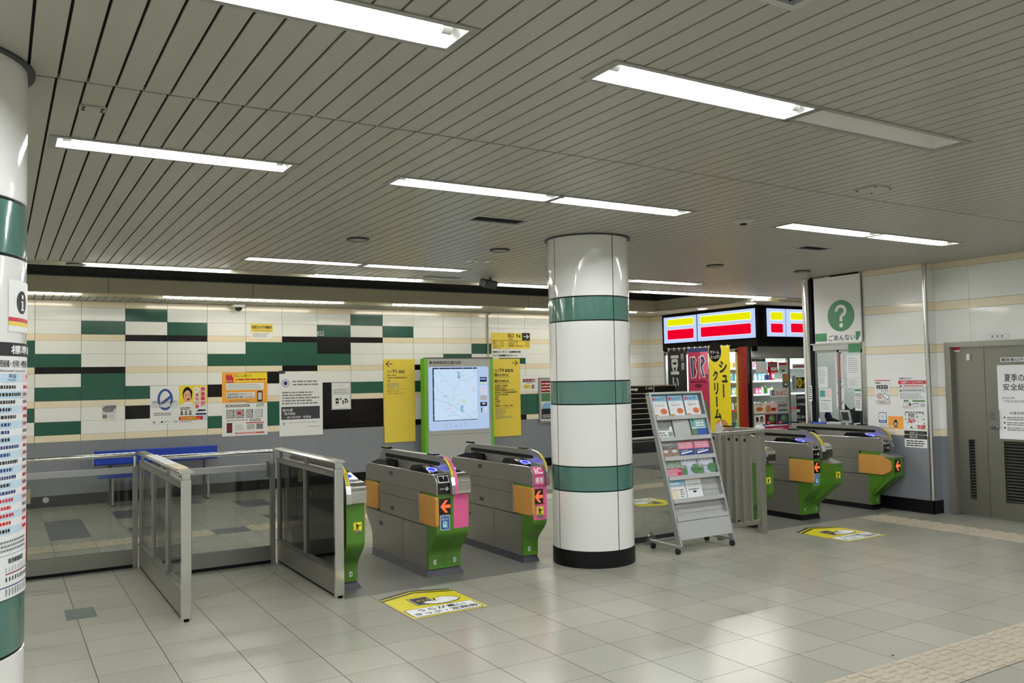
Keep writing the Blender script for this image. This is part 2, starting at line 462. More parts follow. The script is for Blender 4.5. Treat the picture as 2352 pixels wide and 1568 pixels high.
# ---- lamps list (opening rectangles in the slatted ceiling)
LW, LD = 1.232, 0.20
lamps = []
def row(y, xs, unlit=()):
    for i, x in enumerate(xs): lamps.append((x, y, i not in unlit))
row(2.675, [0.247, 2.167, 3.407, 5.80, 7.04, -3.4, -2.16, -1.0], (2,))  # last entry is unseen, added to brighten the ceiling at the left
row(4.868, [0.247, 2.165, 3.411, 5.80, 7.04, -3.4, -2.16])
row(8.665, [2.165, 3.462, 5.96, 7.205, -3.4, -2.16])
row(0.48, [-3.4, -1.0, 0.247, 2.167, 3.407, 5.80, 7.04])  # unseen row, added to light the front of the hall
row(-1.70, [-3.4, -1.0, 0.247, 2.167, 3.407, 5.80, 7.04])  # second unseen row behind the camera, added for its light
vents = [(3.21, 5.75, 0.50, 0.22), (6.95, 5.66, 0.42, 0.2), (1.85, 1.60, 0.52, 0.36), (4.46, 9.36, 0.56, 0.14)]
holes = [(x, y, x + LW, y + LD) for x, y, l in lamps] + [(x, y, x + w, y + d) for x, y, w, d in vents]

def subtract(rect, holes):
    out = [rect]
    for hx0, hy0, hx1, hy1 in holes:
        nxt = []
        for x0, y0, x1, y1 in out:
            if hx1 <= x0 or hx0 >= x1 or hy1 <= y0 or hy0 >= y1: nxt.append((x0, y0, x1, y1)); continue
            if hy0 > y0: nxt.append((x0, y0, x1, hy0))
            if hy1 < y1: nxt.append((x0, hy1, x1, y1))
            a, c = max(y0, hy0), min(y1, hy1)
            if hx0 > x0: nxt.append((x0, a, hx0, c))
            if hx1 < x1: nxt.append((hx1, a, x1, c))
        out = nxt
    return out
ce = MB()
def slats(y0, y1, z, xa, xb, off, gap=0.011):
    k = math.floor((xa - off) / 0.1095)
    while True:
        x0 = off + 0.1095 * k; x1 = x0 + 0.1095; k += 1
        if x0 > xb: break
        x0c, x1c = max(x0 + gap / 2, xa), min(x1 - gap / 2, xb)
        if x1c - x0c < 0.004: continue
        hs = [h for h in holes if h[0] < x1c and h[2] > x0c]
        for a, c, d, e in subtract((x0c, y0, x1c, y1), hs): ce.box(a, c, z, d, e, z + 0.011, 'slat_paint')
slats(Y_F, 3.934, H, X_L, X_R, 0.2056)
slats(3.950, 9.70, H, X_L, X_R, 0.2000)
for a, c, d, e in subtract((X_L, Y_F, X_R, 9.70), holes): ce.box(a, c, H + 0.024, d, e, H + 0.034, 'slat_gap')
ce.box(X_L, 3.938, H + 0.004, X_R, 3.944, H + 0.02, 'slat_paint')
ce.box(X_L, 9.70, H - 0.004, X_R, 9.752, H + 0.012, 'slat_paint')         # edge trim of the main ceiling
# lamp trough, then the raised coffer
ce.box(X_L, 9.752, 3.03, 11.4, 9.96, 3.04, 'plaster_beige')
ce.box(X_L, 9.735, H + 0.012, 11.4, 9.752, 3.04, 'plaster_beige')
ce.box(X_L, 9.955, H - 0.012, 10.85, 9.985, 3.5, 'slat_paint')
ce.box(X_L, 9.985, 3.46, 10.85, 12.42, 3.5, 'cove_dark')
# soffit over the shop front and corridor
ce.box(10.85, 9.96, 2.92, X_R, Y_B + .1, 3.5, 'plaster_beige')
ce.box(11.4, 9.752, 2.95, X_R, 9.96, 3.05, 'plaster_beige')
# alcove along the back wall
ce.box(X_L, 12.55, 3.03, 10.85, 13.0, 3.05, 'plaster_beige')
ce.box(X_L, 12.985, 2.931, 10.85, 13.0, 3.04, 'plaster_beige')
ce.box(X_L, 13.0, 2.944, 10.85, Y_B + 0.1, 2.96, 'slat_gap')
hsave = holes; holes = []
slats(13.0, Y_B, 2.92, X_L, 10.85, 0.2000)
holes = hsave
ce.build('ceiling', kind='structure')
# fascia of the coffer: beige below, dark above
t = MB()
t.box(X_L, 12.40, 2.92, 10.83, 12.55, 3.125, 'plaster_beige'); t.box(X_L, 12.41, 3.125, 10.83, 12.55, 3.46, 'cove_dark')
t.box(X_L, 12.392, 3.118, 10.83, 12.40, 3.132, 'steel_flat'); t.box(X_L, 12.385, 3.145, 10.83, 12.41, 3.16, 'cove_dark')
for x in (1.25, 3.16, 7.9): t.box(x, 12.397, 2.92, x + .006, 12.4, 3.118, 'grout')
t.build('trim_1', kind='structure')
t = MB(); t.box(10.83, 9.985, 2.925, 10.85, 12.55, 3.125, 'plaster_beige'); t.box(10.832, 9.985, 3.125, 10.85, 12.55, 3.46, 'cove_dark')
t.box(10.80, 9.985, 2.905, 10.85, 12.9, 2.925, 'steel_flat')
t.build('trim_2', kind='structure')

# ---- other walls
w = MB(); w.box(X_L - 0.15, Y_F, 0, X_L, Y_B, 3.5, 'tile_white'); w.build('wall_left', kind='structure')
w = MB(); w.box(X_L, Y_F - 0.15, 0, X_R, Y_F, 3.5, 'tile_white'); w.build('wall_front', kind='structure')
w = MB(); w.box(X_R, Y_F, 0, X_R + 0.15, Y_B, 3.5, 'tile_white'); w.build('wall_corridor_end', kind='structure')

# ---- office block on the right: tiled pier, door wall
XO, YP, XD = 9.40, 5.98, 9.58
def bands(mb, f, zs=(0.0, 2.965)):
    rows = [(0.0, 0.905, 'tile_grey'), (0.907, 0.985, 'tile_beige'), (0.988, 1.384, 'tile_white'), (1.387, 1.487, 'tile_beige'), (1.490, 1.898, 'tile_white'),
            (1.901, 1.996, 'tile_beige'), (1.999, 2.398, 'tile_white'), (2.401, 2.500, 'tile_beige'), (2.503, 2.893, 'tile_white'), (2.896, 2.965, 'tile_beige')]
    for z0, z1, m in rows:
        z0 = max(z0, zs[0]); z1 = min(z1, zs[1])
        if z1 > z0: f(mb, z0, z1, m)
YJ = 6.865            # end of the pier, start of the ticket window
w = MB(); w.box(XO + 0.005, YP + 0.005, 0, XD + 0.03, YJ - 0.02, H, 'grout')
bands(w, lambda mb, a, c, m: mb.box(XO, YP + 0.03, a, XO + 0.02, YJ - 0.03, c, m))
bands(w, lambda mb, a, c, m: mb.box(XO + 0.03, YP, a, XD + 0.02, YP + 0.02, c, m))
w.build('wall_right_pier', kind='structure')
t = MB(); t.tube([(XO + 0.012, YP + 0.012, 0.16), (XO + 0.012, YP + 0.012, H)], 0.028, 'steel_bright', 16); t.build('trim_3', kind='structure')
t = MB(); t.box(XO - 0.008, YJ - 0.045, 0.9, XO + 0.05, YJ, H, 'steel_bright'); t.build('trim_4', kind='structure')
t = MB(); t.box(XO - 0.012, YP - 0.012, 0, XO + 0.0, 7.75, 0.155, 'skirting_black'); t.box(XO - 0.012, YP - 0.012, 0, XD + 0.0, YP, 0.155, 'skirting_black'); t.build('baseboard_right', kind='structure')
# wall with the steel double door
YD1 = 5.875; YD0 = 3.55; ZD = 2.0
w = MB(); w.box(XD + 0.02, Y_F, ZD, XD + 0.25, YP + .02, H, 'grout'); w.box(XD + 0.02, Y_F, 0, XD + 0.25, YD0, ZD, 'grout'); w.box(XD + 0.02, YD1, 0, XD + 0.25, YP + .02, ZD, 'grout')
def seg(y0, y1, zs, seams=()):
    ys = [y0] + list(seams) + [y1]
    for i in range(len(ys) - 1):
        bands(w, lambda mb, a, c, m, i=i: mb.box(XD, ys[i] + 0.0015, a, XD + 0.02, ys[i + 1] - 0.0015, c, m), zs)
seg(YD0, YP, (ZD, H), (4.4, 5.56)); seg(Y_F, YD0, (0, H), (-3, -1.8, -0.6, 0.6, 1.8, 3.0)); seg(YD1, YP, (0, ZD))
w.build('wall_right', kind='structure')

# steel double door
dr = thing('door_1', None, None, (XD, 4.7, 0)); dr['kind'] = 'structure'
def loc(o, p=dr): o.location = -Vector(p.location); return o
m_ = MB(); m_.box(XD - 0.02, YD1 - 0.07, 0, XD + 0.12, YD1, ZD, 'steel_flat'); m_.box(XD - 0.02, YD0, 0, XD + 0.12, YD0 + 0.07, ZD, 'steel_flat'); m_.box(XD - 0.025, YD0, ZD - 0.045, XD + 0.12, YD1, ZD + 0.012, 'steel')
loc(m_.build('door_frame', dr))
XL = XD + 0.045
ya = at_x(2187, 1000, XL).y; yb = at_x(2268, 1000, XL).y
def leaf(y0, y1, louv):
    d = MB(); ly0, ly1, lz0, lz1 = louv
    d.box(XL, y0, 0.02, XL + 0.04, ly0, ZD - 0.05, 'steel_door'); d.box(XL, ly1, 0.02, XL + 0.04, y1, ZD - 0.05, 'steel_door')
    d.box(XL, ly0, 0.02, XL + 0.04, ly1, lz0, 'steel_door'); d.box(XL, ly0, lz1, XL + 0.04, ly1, ZD - 0.05, 'steel_door')
    o = loc(d.build('door_leaf', dr))
    l = MB(); l.box(XL + 0.034, ly0, lz0, XL + 0.039, ly1, lz1, 'black_matte')
    n = int((lz1 - lz0) / 0.033)
    for i in range(n):
        z = lz0 + (i + 0.3) * (lz1 - lz0) / n
        l.prism([(XL + 0.001, z), (XL + 0.003, z - 0.002), (XL + 0.032, z + 0.016), (XL + 0.03, z + 0.018)], 'y', ly0 + .004, ly1 - .004, 'steel_door')
    for q in ((ly0 - .01, lz0 - .01, ly1 + .01, lz0), (ly0 - .01, lz1, ly1 + .01, lz1 + .01), (ly0 - .01, lz0, ly0, lz1), (ly1, lz0, ly1 + .01, lz1)):
        l.box(XL - 0.004, q[0], q[1], XL, q[2], q[3], 'steel_door')
    g = l.build('louvre', o)
    return o
n0, n1 = at_x(2242, 1080, XL).y, at_x(2228, 1080, XL).y
leaf(yb + 0.002, ya, (n0, n1, 0.2, 0.88))
w0, w1 = YD0 + 0.25, at_x(2309, 1090, XL).y
l2 = leaf(YD0 + 0.07, yb - 0.002, (w0, w1, 0.2, 0.88))
k = MB(); ky0, ky1 = at_x(2297, 970, XL).y, at_x(2277, 970, XL).y
k.cbox(XL - 0.03, ky0, 1.02, XL, ky1, 1.23, 'steel', .004)
for i in range(4):
    for j in range(3): k.box(XL - 0.033, ky1 - 0.022 - j * 0.018, 1.19 - i * 0.024, XL - 0.029, ky1 - 0.012 - j * 0.018, 1.2 - i * 0.024, 'dark_grey')
k.cbox(XL - 0.05, ky0 + .005, 1.03, XL - 0.03, ky1 - .02, 1.05, 'steel_bright', .003)
k.build('keypad_lock', l2)

# ---- columns
def column(name, x, y, label, rz):
    t = thing(name, label, 'column', (x, y, 0), rz, 'round tiled columns of the hall')
    R = 0.374
    segs = [('panel', 0.146, 0.664, 'column_white'), ('green_band', 0.672, 0.882, 'column_green'), ('panel', 0.890, 1.434, 'column_white'),
            ('green_band', 1.442, 1.641, 'column_green'), ('panel', 1.649, 2.183, 'column_white'), ('green_band', 2.191, 2.400, 'column_green'), ('panel', 2.408, H - 0.002, 'column_white')]
    for nm, z0, z1, m in segs:
        s = MB()
        for q in range(4):
            a0 = q * PI / 2 + 0.010; a1 = (q + 1) * PI / 2 - 0.010
            s.lathe(0, 0, [(R - 0.006, z0), (R, z0 + 0.003), (R, z1 - 0.003), (R - 0.006, z1)], m, 40, a0, a1)
        s.build(nm, t)
    s = MB(); s.lathe(0, 0, [(R - 0.005, 0.14), (R - 0.005, H)], 'black_matte', 64); s.build('core', t)
    s = MB(); s.lathe(0, 0, [(R + 0.004, 0), (R + 0.004, 0.142), (R - 0.01, 0.144)], 'skirting_black', 64); s.build('plinth', t)
    s = MB(); s.lathe(0, 0, [(R, H - 0.012), (R + 0.026, H - 0.012), (R + 0.026, H - 0.0005)], 'dark_grey', 64); s.build('ceiling_ring', t)
    return t
column('column', 4.7077, 6.3439, 'round white tiled column with green bands in front of the ticket gates', 0)
column('column', -0.2756, 3.9584, 'round white tiled column at the left edge, wrapped in a train timetable', 0.55)

# ---- ceiling lamps
def make_lamp():
    t = thing('ceiling_light', 'x', 'light')
    a = MB()
    for x0, y0, x1, y1 in ((-0.03, -0.022, LW + 0.03, 0.006), (-0.03, LD - 0.006, LW + 0.03, LD + 0.022), (-0.03, 0.006, 0.006, LD - 0.006), (LW - 0.006, 0.006, LW + 0.03, LD - 0.006)):
        a.box(x0, y0, H - 0.006, x1, y1, H - 0.0005, 'grey_paint')
    a.build('frame', t)
    r = MB(); z0, z1 = H, H + 0.085
    r.poly([(0, 0, z0), (LW, 0, z0), (LW - .05, .05, z1), (.05, .05, z1)], 'white_paint')
    r.poly([(0, LD, z0), (LW, LD, z0), (LW - .05, LD - .05, z1), (.05, LD - .05, z1)], 'white_paint')
    r.poly([(0, 0, z0), (0, LD, z0), (.05, LD - .05, z1), (.05, .05, z1)], 'white_paint')
    r.poly([(LW, 0, z0), (LW, LD, z0), (LW - .05, LD - .05, z1), (LW - .05, .05, z1)], 'white_paint')
    r.poly([(.05, .05, z1), (LW - .05, .05, z1), (LW - .05, LD - .05, z1), (.05, LD - .05, z1)], 'white_paint')
    r.build('reflector', t)
    s = MB(); s.tube([(0.075, LD / 2, H + .03), (LW - 0.075, LD / 2, H + .03)], 0.0165, 'tube_light', 12); s.build('tube', t)
    for x in (0.035, LW - 0.075):
        s = MB(); s.tube([(x, LD / 2, H + .03), (x + 0.04, LD / 2, H + .03)], 0.022, 'white_paint', 14); s.build('socket', t)
    return t
lamp0 = make_lamp(); used = False
G_L = 'recessed fluorescent ceiling lights of the ticket hall'
lab = {(0.247, 2.675): 'lit fluorescent ceiling light at the top left, nearest the camera', (2.167, 2.675): 'lit fluorescent ceiling light at the top, ending beside the dead unlit one',
       (3.407, 2.675): 'dead unlit ceiling light trough with no tube glowing, right of a lit one', (0.247, 4.868): 'lit fluorescent ceiling light at the left, standing alone over the barriers',
       (2.165, 4.868): 'left light of the lit pair above the middle gates, in front of the column', (3.411, 4.868): 'right light of the lit pair above the middle gates, in front of the column',
       (5.80, 4.868): 'left light of the lit pair at the right, in front of the help window', (7.04, 4.868): 'right light of the lit pair at the right, in front of the help window',
       (2.165, 8.665): 'left light of the far lit pair left of the column', (3.462, 8.665): 'right light of the far lit pair left of the column',
       (5.96, 8.665): 'far ceiling light hidden behind the round column', (7.205, 8.665): 'far ceiling light just right of the column head'}
for x, y, lit in lamps:
    key = (x, y)
    if y < 2 or x < 0 or (x > 5 and y < 3): L_ = 'unseen fluorescent ceiling light added outside the frame to light the hall'; g = 'unseen fluorescent lights added outside the frame'  # out-of-frame lamps are unseen and added for their light
    else: L_ = lab[key]; g = G_L
    if not used: lamp0.location = (x, y, 0); tag(lamp0, L_, None, g); used = True; continue
    dup(lamp0, (x, y, 0), L_, g, skip=() if lit else ('tube',))

def cove(nm, x0, x1, y, z, r, label, group, mat='cove_light'):
    t = thing(nm, label, 'light', ((x0 + x1) / 2, y, z), 0, group)
    a = MB(); L = (x1 - x0) / 2
    a.tube([(-L, 0, 0), (L, 0, 0)], r, mat, 12); a.build('tube', t)
    for sx in (-1, 1):
        a = MB(); a.tube([(sx * L, 0, 0), (sx * (L + 0.03), 0, 0)], r * 0.8, 'white_paint', 12); a.build('socket', t)
    a = MB(); a.box(-L - .03, 0.03, -0.01, L + .03, 0.05, 0.045, 'white_paint'); a.build('batten', t)
for x0, x1, s_ in ((-3.6, -0.9, 'behind the left column'), (0.75, 2.25, 'above the left end of the tiled wall'), (3.25, 4.65, 'above the yellow T1 sign'), (5.65, 7.6, 'behind the round column'), (8.3, 11.1, 'above the shop signs')):
    cove('edge_light', x0, x1, 9.85, 2.98, 0.026, 'slim light line along the far ceiling edge ' + s_, 'slim lights along the far ceiling edge')
for x0, x1, s_ in ((-3.6, -1.1, 'outside the left of the photo'), (-0.6, 0.95, 'beside the left column'), (2.0, 4.65, 'above the notices with the orange poster'), (5.5, 7.15, 'above the area map board'), (8.05, 10.6, 'right of the area map board')):
    cove('edge_light', x0, x1, 12.75, 2.95, 0.034, 'slim light line topping the tiled wall ' + s_, 'slim lights at the top of the tiled wall', 'alcove_light')

# ================================================================== BARRIERS
def barrier(name, label, x, y0, y1, group, dark='glass_barrier', papers=False):
    # runs along y from the polished front post at y0 to y1
    t = thing(name, label, 'barrier', (x, y0, 0), 0, group)
    L = y1 - y0; w = 0.036
    p = MB(); p.cbox(-w, 0, 0, w, 0.035, 1.00, 'steel_bright', .003); p.cbox(-w + .006, 0, 1.0, w - .006, 0.03, 1.045, 'steel_bright', .002); p.build('end_post', t)
    p = MB(); p.prism([(-0.045, 1.045), (0.045, 1.045), (0.05, 1.056), (0.03, 1.068), (-0.03, 1.068), (-0.05, 1.056)], 'y', -0.01, L, 'steel_bright'); p.build('handrail', t)
    n = 3 if L > 2 else 2
    ys = [0.035 + (L - 0.035) * i / n for i in range(n + 1)]
    p = MB()
    p.box(-0.02, 0.035, 0.93, 0.02, L, 0.975, 'steel_flat'); p.box(-0.026, 0.035, 0.972, 0.026, L, 0.98, 'steel')
    p.box(-0.024, 0.035, 0.02, 0.024, L, 0.20, 'steel_flat'); p.box(-0.03, 0.035, 0.196, 0.03, L, 0.212, 'steel')
    for y in ys[1:]: p.box(-0.022, y - 0.03, 0.2, 0.022, y, 0.95, 'steel_flat')
    p.box(-0.022, 0.036, 0.2, 0.022, 0.05, 0.95, 'steel_flat')
    p.box(-0.018, 0.0, 0.0, 0.018, L, 0.02, 'black_matte')
    p.build('frame', t)
    for i in range(n):
        g = MB(); g.box(-0.004, ys[i] + (0.015 if i == 0 else 0), 0.205, 0.004, ys[i + 1] - 0.03, 0.935, dark); g.build('glass_pane', t)
    for y in [ys[1] - 0.015, ys[-1] - 0.06] + ([0.8] if n == 2 else []):
        s = MB(); s.cbox(-0.012, y - 0.012, 0.975, 0.012, y + 0.012, 1.046, 'steel_flat', .002); s.build('rail_stud', t)
    return t
barrier('glass_barrier', 'glass barrier panel with polished steel end post, left of the swing gate', 1.155, 6.40, 8.60, 'glass barriers running towards the viewer')
bx = barrier('glass_barrier', 'smoked glass barrier panel with polished end post beside the leftmost ticket gate', 2.285, 6.385, 8.04, 'glass barriers running towards the viewer', 'glass_dark')
# cloth tape / paper lying on the left handrail
p = MB(); p.box(1.11, 7.0, 1.0685, 1.20, 8.0, 1.071, 'paper_grey'); p.box(1.108, 6.55, 1.0685, 1.202, 7.0, 1.0705, 'tile_beige')
p.build('paper_strip', None, 'pale strip of paper lying along the handrail of the left glass barrier', 'paper')

def cross(name, label, x0, x1, y, cat, group=None, posts=(True, True)):
    t = thing(name, label, cat, ((x0 + x1) / 2, y, 0), 0, group); L = (x1 - x0) / 2
    p = MB(); p.tube([(-L, 0, 1.04), (L, 0, 1.04)], 0.02, 'steel_bright', 14); p.build('handrail', t)
    p = MB(); p.box(-L, -0.018, 0.87, L, 0.018, 0.925, 'alu'); p.build('middle_rail', t)
    p = MB(); p.box(-L, -0.02, 0.03, L, 0.02, 0.165, 'steel'); p.box(-L, -0.016, 0.0 if posts[0] else 0.012, L, 0.016, 0.03, 'black_matte'); p.build('bottom_rail', t)
    g = MB(); g.box(-L + .02, -0.004, 0.165, L - .02, 0.004, 0.87, 'glass_barrier'); g.build('glass_pane', t)
    for sx, on in ((-1, posts[0]), (1, posts[1])):
        if not on: continue
        s = MB(); s.cbox(sx * L - 0.022, -0.022, 0, sx * L + 0.022, 0.022, 0.93, 'steel_flat', .003); s.tube([(sx * L, 0, 0.93), (sx * L, 0, 1.03)], 0.014, 'steel_bright', 10); s.build('post', t)
    return t
cross('glass_fence', 'glass fence with round top rail between the left column and the first barrier', -0.9, 1.10, 8.60, 'fence')
gt = cross('swing_gate', 'glass swing gate with steel frame between the two glass barriers', 1.235, 2.215, 8.02, 'gate')
s = MB(); s.cbox(0.43, -0.03, 0.80, 0.46, 0.0, 0.95, 'steel', .002); s.build('latch', gt)
# worn arc on the floor made by the gate
a = MB(); n = 40
for i in range(n):
    c0 = -PI * 0.5 + 0.1 + (PI / 2 - 0.2) * i / n; c1 = -PI * 0.5 + 0.1 + (PI / 2 - 0.2) * (i + 1) / n
    P = lambda r, c: (1.215 + r * math.cos(c), 8.04 + r * math.sin(c), 0.0009)
    a.poly([P(1.0, c0), P(1.008, c0), P(1.008, c1), P(1.0, c1)], 'grout')
a.build('scuff_arc', None, 'thin curved scuff line on the floor tiles in front of the swing gate', 'floor mark')

# glass partition behind the brochure stand
t = thing('glass_partition', 'low glass partition between the round column and the slatted fence, behind the brochure stand', 'partition', (5.75, 6.72, 0))
p = MB(); p.box(-0.62, -0.015, 0.0, 0.62, 0.015, 0.055, 'dark_grey'); p.build('bottom_rail', t)
p = MB(); p.tube([(-0.62, 0, 1.045), (0.62, 0, 1.045)], 0.012, 'steel_bright'); p.build('top_rail', t)
p = MB(); p.box(-0.62, -0.004, 0.055, 0.62, 0.004, 1.035, 'glass_barrier'); p.build('glass_pane', t)

# slatted fence
t = thing('slatted_fence', 'short grey metal fence with upright slats between the brochure stand and the gates', 'fence', (6.67, 6.352, 0))
x0, x1 = -0.37, 0.26
p = MB(); p.cbox(x0, -0.03, 1.055, x1 + 0.05, 0.03, 1.092, 'steel_flat', .003); p.build('top_rail', t)
p = MB(); p.cbox(x0, -0.02, 0.10, x1, 0.02, 0.145, 'steel_flat', .003); p.build('bottom_rail', t)
p = MB(); p.cbox(x1 - 0.03, -0.035, 0, x1 + 0.045, 0.035, 1.056, 'steel_flat', .003); p.build('post', t)
p = MB(); p.cbox(x0, -0.03, 0.0, x0 + 0.05, 0.03, 1.056, 'steel_flat', .003); p.build('post', t)
for i in range(4):
    x = x0 + 0.12 + i * 0.115
    p = MB(); p.box(x - 0.014, -0.025, 0.145, x + 0.014, 0.025, 1.056, 'steel_flat'); p.build('slat', t)

# ================================================================== TICKET GATES
# local frame: x across (0 = centre blade), y back from the green front face (world Y 6.45), z up
SC = [(0.081 * (1 - math.cos(PI * i / 16)), 0.41 - 0.24 * i / 16) for i in range(17)]      # S-curve under the overhang
GREEN = [(0.0, 0.712)] + SC + [(0.162, 0.062), (0.20, 0.062), (0.20, 0.428), (0.30, 0.428), (0.30, 0.712)]
def mir(p): return [(1.60 - a, b) for a, b in p]
def arc(cx, cz, rx, rz, a0, a1, n=9): return [(cx + rx * math.cos(math.radians(a0 + (a1 - a0) * i / n)), cz + rz * math.sin(math.radians(a0 + (a1 - a0) * i / n))) for i in range(n + 1)]
LOWER = [(0.178, 0.062), (0.178, 0.425), (1.30, 0.425), (1.60, 0.425)] + [(1.60 - a, b) for a, b in SC] + [(1.438, 0.062)]
UPPER = [(0.325, 0.432), (0.325, 0.712), (1.245, 0.712), (1.245, 0.432)]
HEAD = [(-0.012, 0.714)] + arc(0.075, 0.795, 0.087, 0.083, 180, 90) + arc(1.505, 0.792, 0.08, 0.08, 90, 0) + [(1.585, 0.714)]
NOSE = [(-0.042, 0.716), (-0.045, 0.74)] + arc(0.035, 0.80, 0.08, 0.079, 180, 90, 14) + [(0.12, 0.879), (0.12, 0.716)]
BLADE = [(-0.055, 0.714), (-0.052, 0.79), (-0.036, 0.855), (-0.008, 0.91), (0.03, 0.952), (0.075, 0.983), (0.13, 1.004), (0.21, 1.018), (1.30, 1.012), (1.42, 1.0), (1.49, 0.965), (1.53, 0.91), (1.535, 0.87), (1.53, 0.714)]
def inset(prof, d):
    c = Vector((sum(p[0] for p in prof) / len(prof), sum(p[1] for p in prof) / len(prof)))
    return [((p[0] - c.x) * (1 - d) + c.x, (p[1] - c.y) * (1 - d) + c.y) for p in prof]
def warn(mb, x0, z0, w, y):      # yellow caution sticker with stumbling figure
    s = Sheet((x0, y, z0), (1, 0, 0), (0, 0, 1), w, w * 1.25, 0.0006, 0.0008, 'sticker_yellow')
    W_, H_ = s.W, s.H
    s.R(0, 0.76, 1, 1, 'ink')
    s.PG([(0.06, 0.96), (0.24, 0.96), (0.15, 0.80)], 'sticker_yellow', 2)
    s.TX('挟まり注意', 0.30, 0.81, 0.95, 0.94, 'white_vinyl', 2, 0.02)
    s.E(0.33, 0.16, 0.085, 0.07, 'ink')
    s.PG([(0.30, 0.24), (0.52, 0.20), (0.62, 0.42), (0.50, 0.56), (0.38, 0.44)], 'ink')
    s.PG([(0.48, 0.2), (0.80, 0.30), (0.90, 0.17), (0.93, 0.22), (0.82, 0.38), (0.5, 0.29)], 'ink')
    s.PG([(0.36, 0.24), (0.20, 0.40), (0.30, 0.52), (0.36, 0.50), (0.29, 0.41), (0.42, 0.32)], 'ink')
    s.PG([(0.42, 0.48), (0.56, 0.52), (0.60, 0.72), (0.52, 0.72), (0.47, 0.60)], 'ink')
    s.PG([(0.40, 0.48), (0.48, 0.56), (0.30, 0.72), (0.16, 0.70), (0.20, 0.64), (0.28, 0.64)], 'ink')
    return s
def put(s, parent, name='sticker'):
    return s.build(name, parent)
def arrow(parent, x0, z0, w, h, y):
    s = Sheet((x0, y, z0), (1, 0, 0), (0, 0, 1), w, h, 0.0007, 0.004, 'black_gloss')
    s.PG([(0.10, 0.5), (0.52, 0.12), (0.74, 0.12), (0.44, 0.40), (0.95, 0.40), (0.95, 0.60), (0.44, 0.60), (0.74, 0.88), (0.52, 0.88)], 'led_red')
    return s.build('arrow_display', parent)
def flap(parent, x0, x1, y0, y1, z0, z1, cham=0):
    m_ = MB(); c = 0.018
    if cham:
        pr = [(y1, z1), (y0 + cham, z1), (y0 + 0.01, z1 - cham * 0.45), (y0, z1 - cham * 0.45 - 0.02), (y0, z0 + 0.07), (y0 + 0.02, z0 + 0.045), (y0 + cham * 0.8, z0), (y1, z0)]
    else:
        pr = [(y1, z1), (y0 + c, z1), (y0, z1 - c), (y0, z0 + c), (y0 + c, z0), (y1, z0)]
    m_.prism(pr, 'x', x0, x1, 'flap_orange')
    m_.prism(inset(pr, 0.03), 'x', x0 - 0.003, x1 + 0.003, 'flap_orange')
    o = m_.build('flap', parent)
    h_ = MB(); h_.tube([(x0 - 0.001, y1 + 0.008, z0 - 0.005), (x0 - 0.001, y1 + 0.008, z1 + 0.012)], 0.006, 'steel_bright', 8); h_.build('hinge_pin', o)
    return o

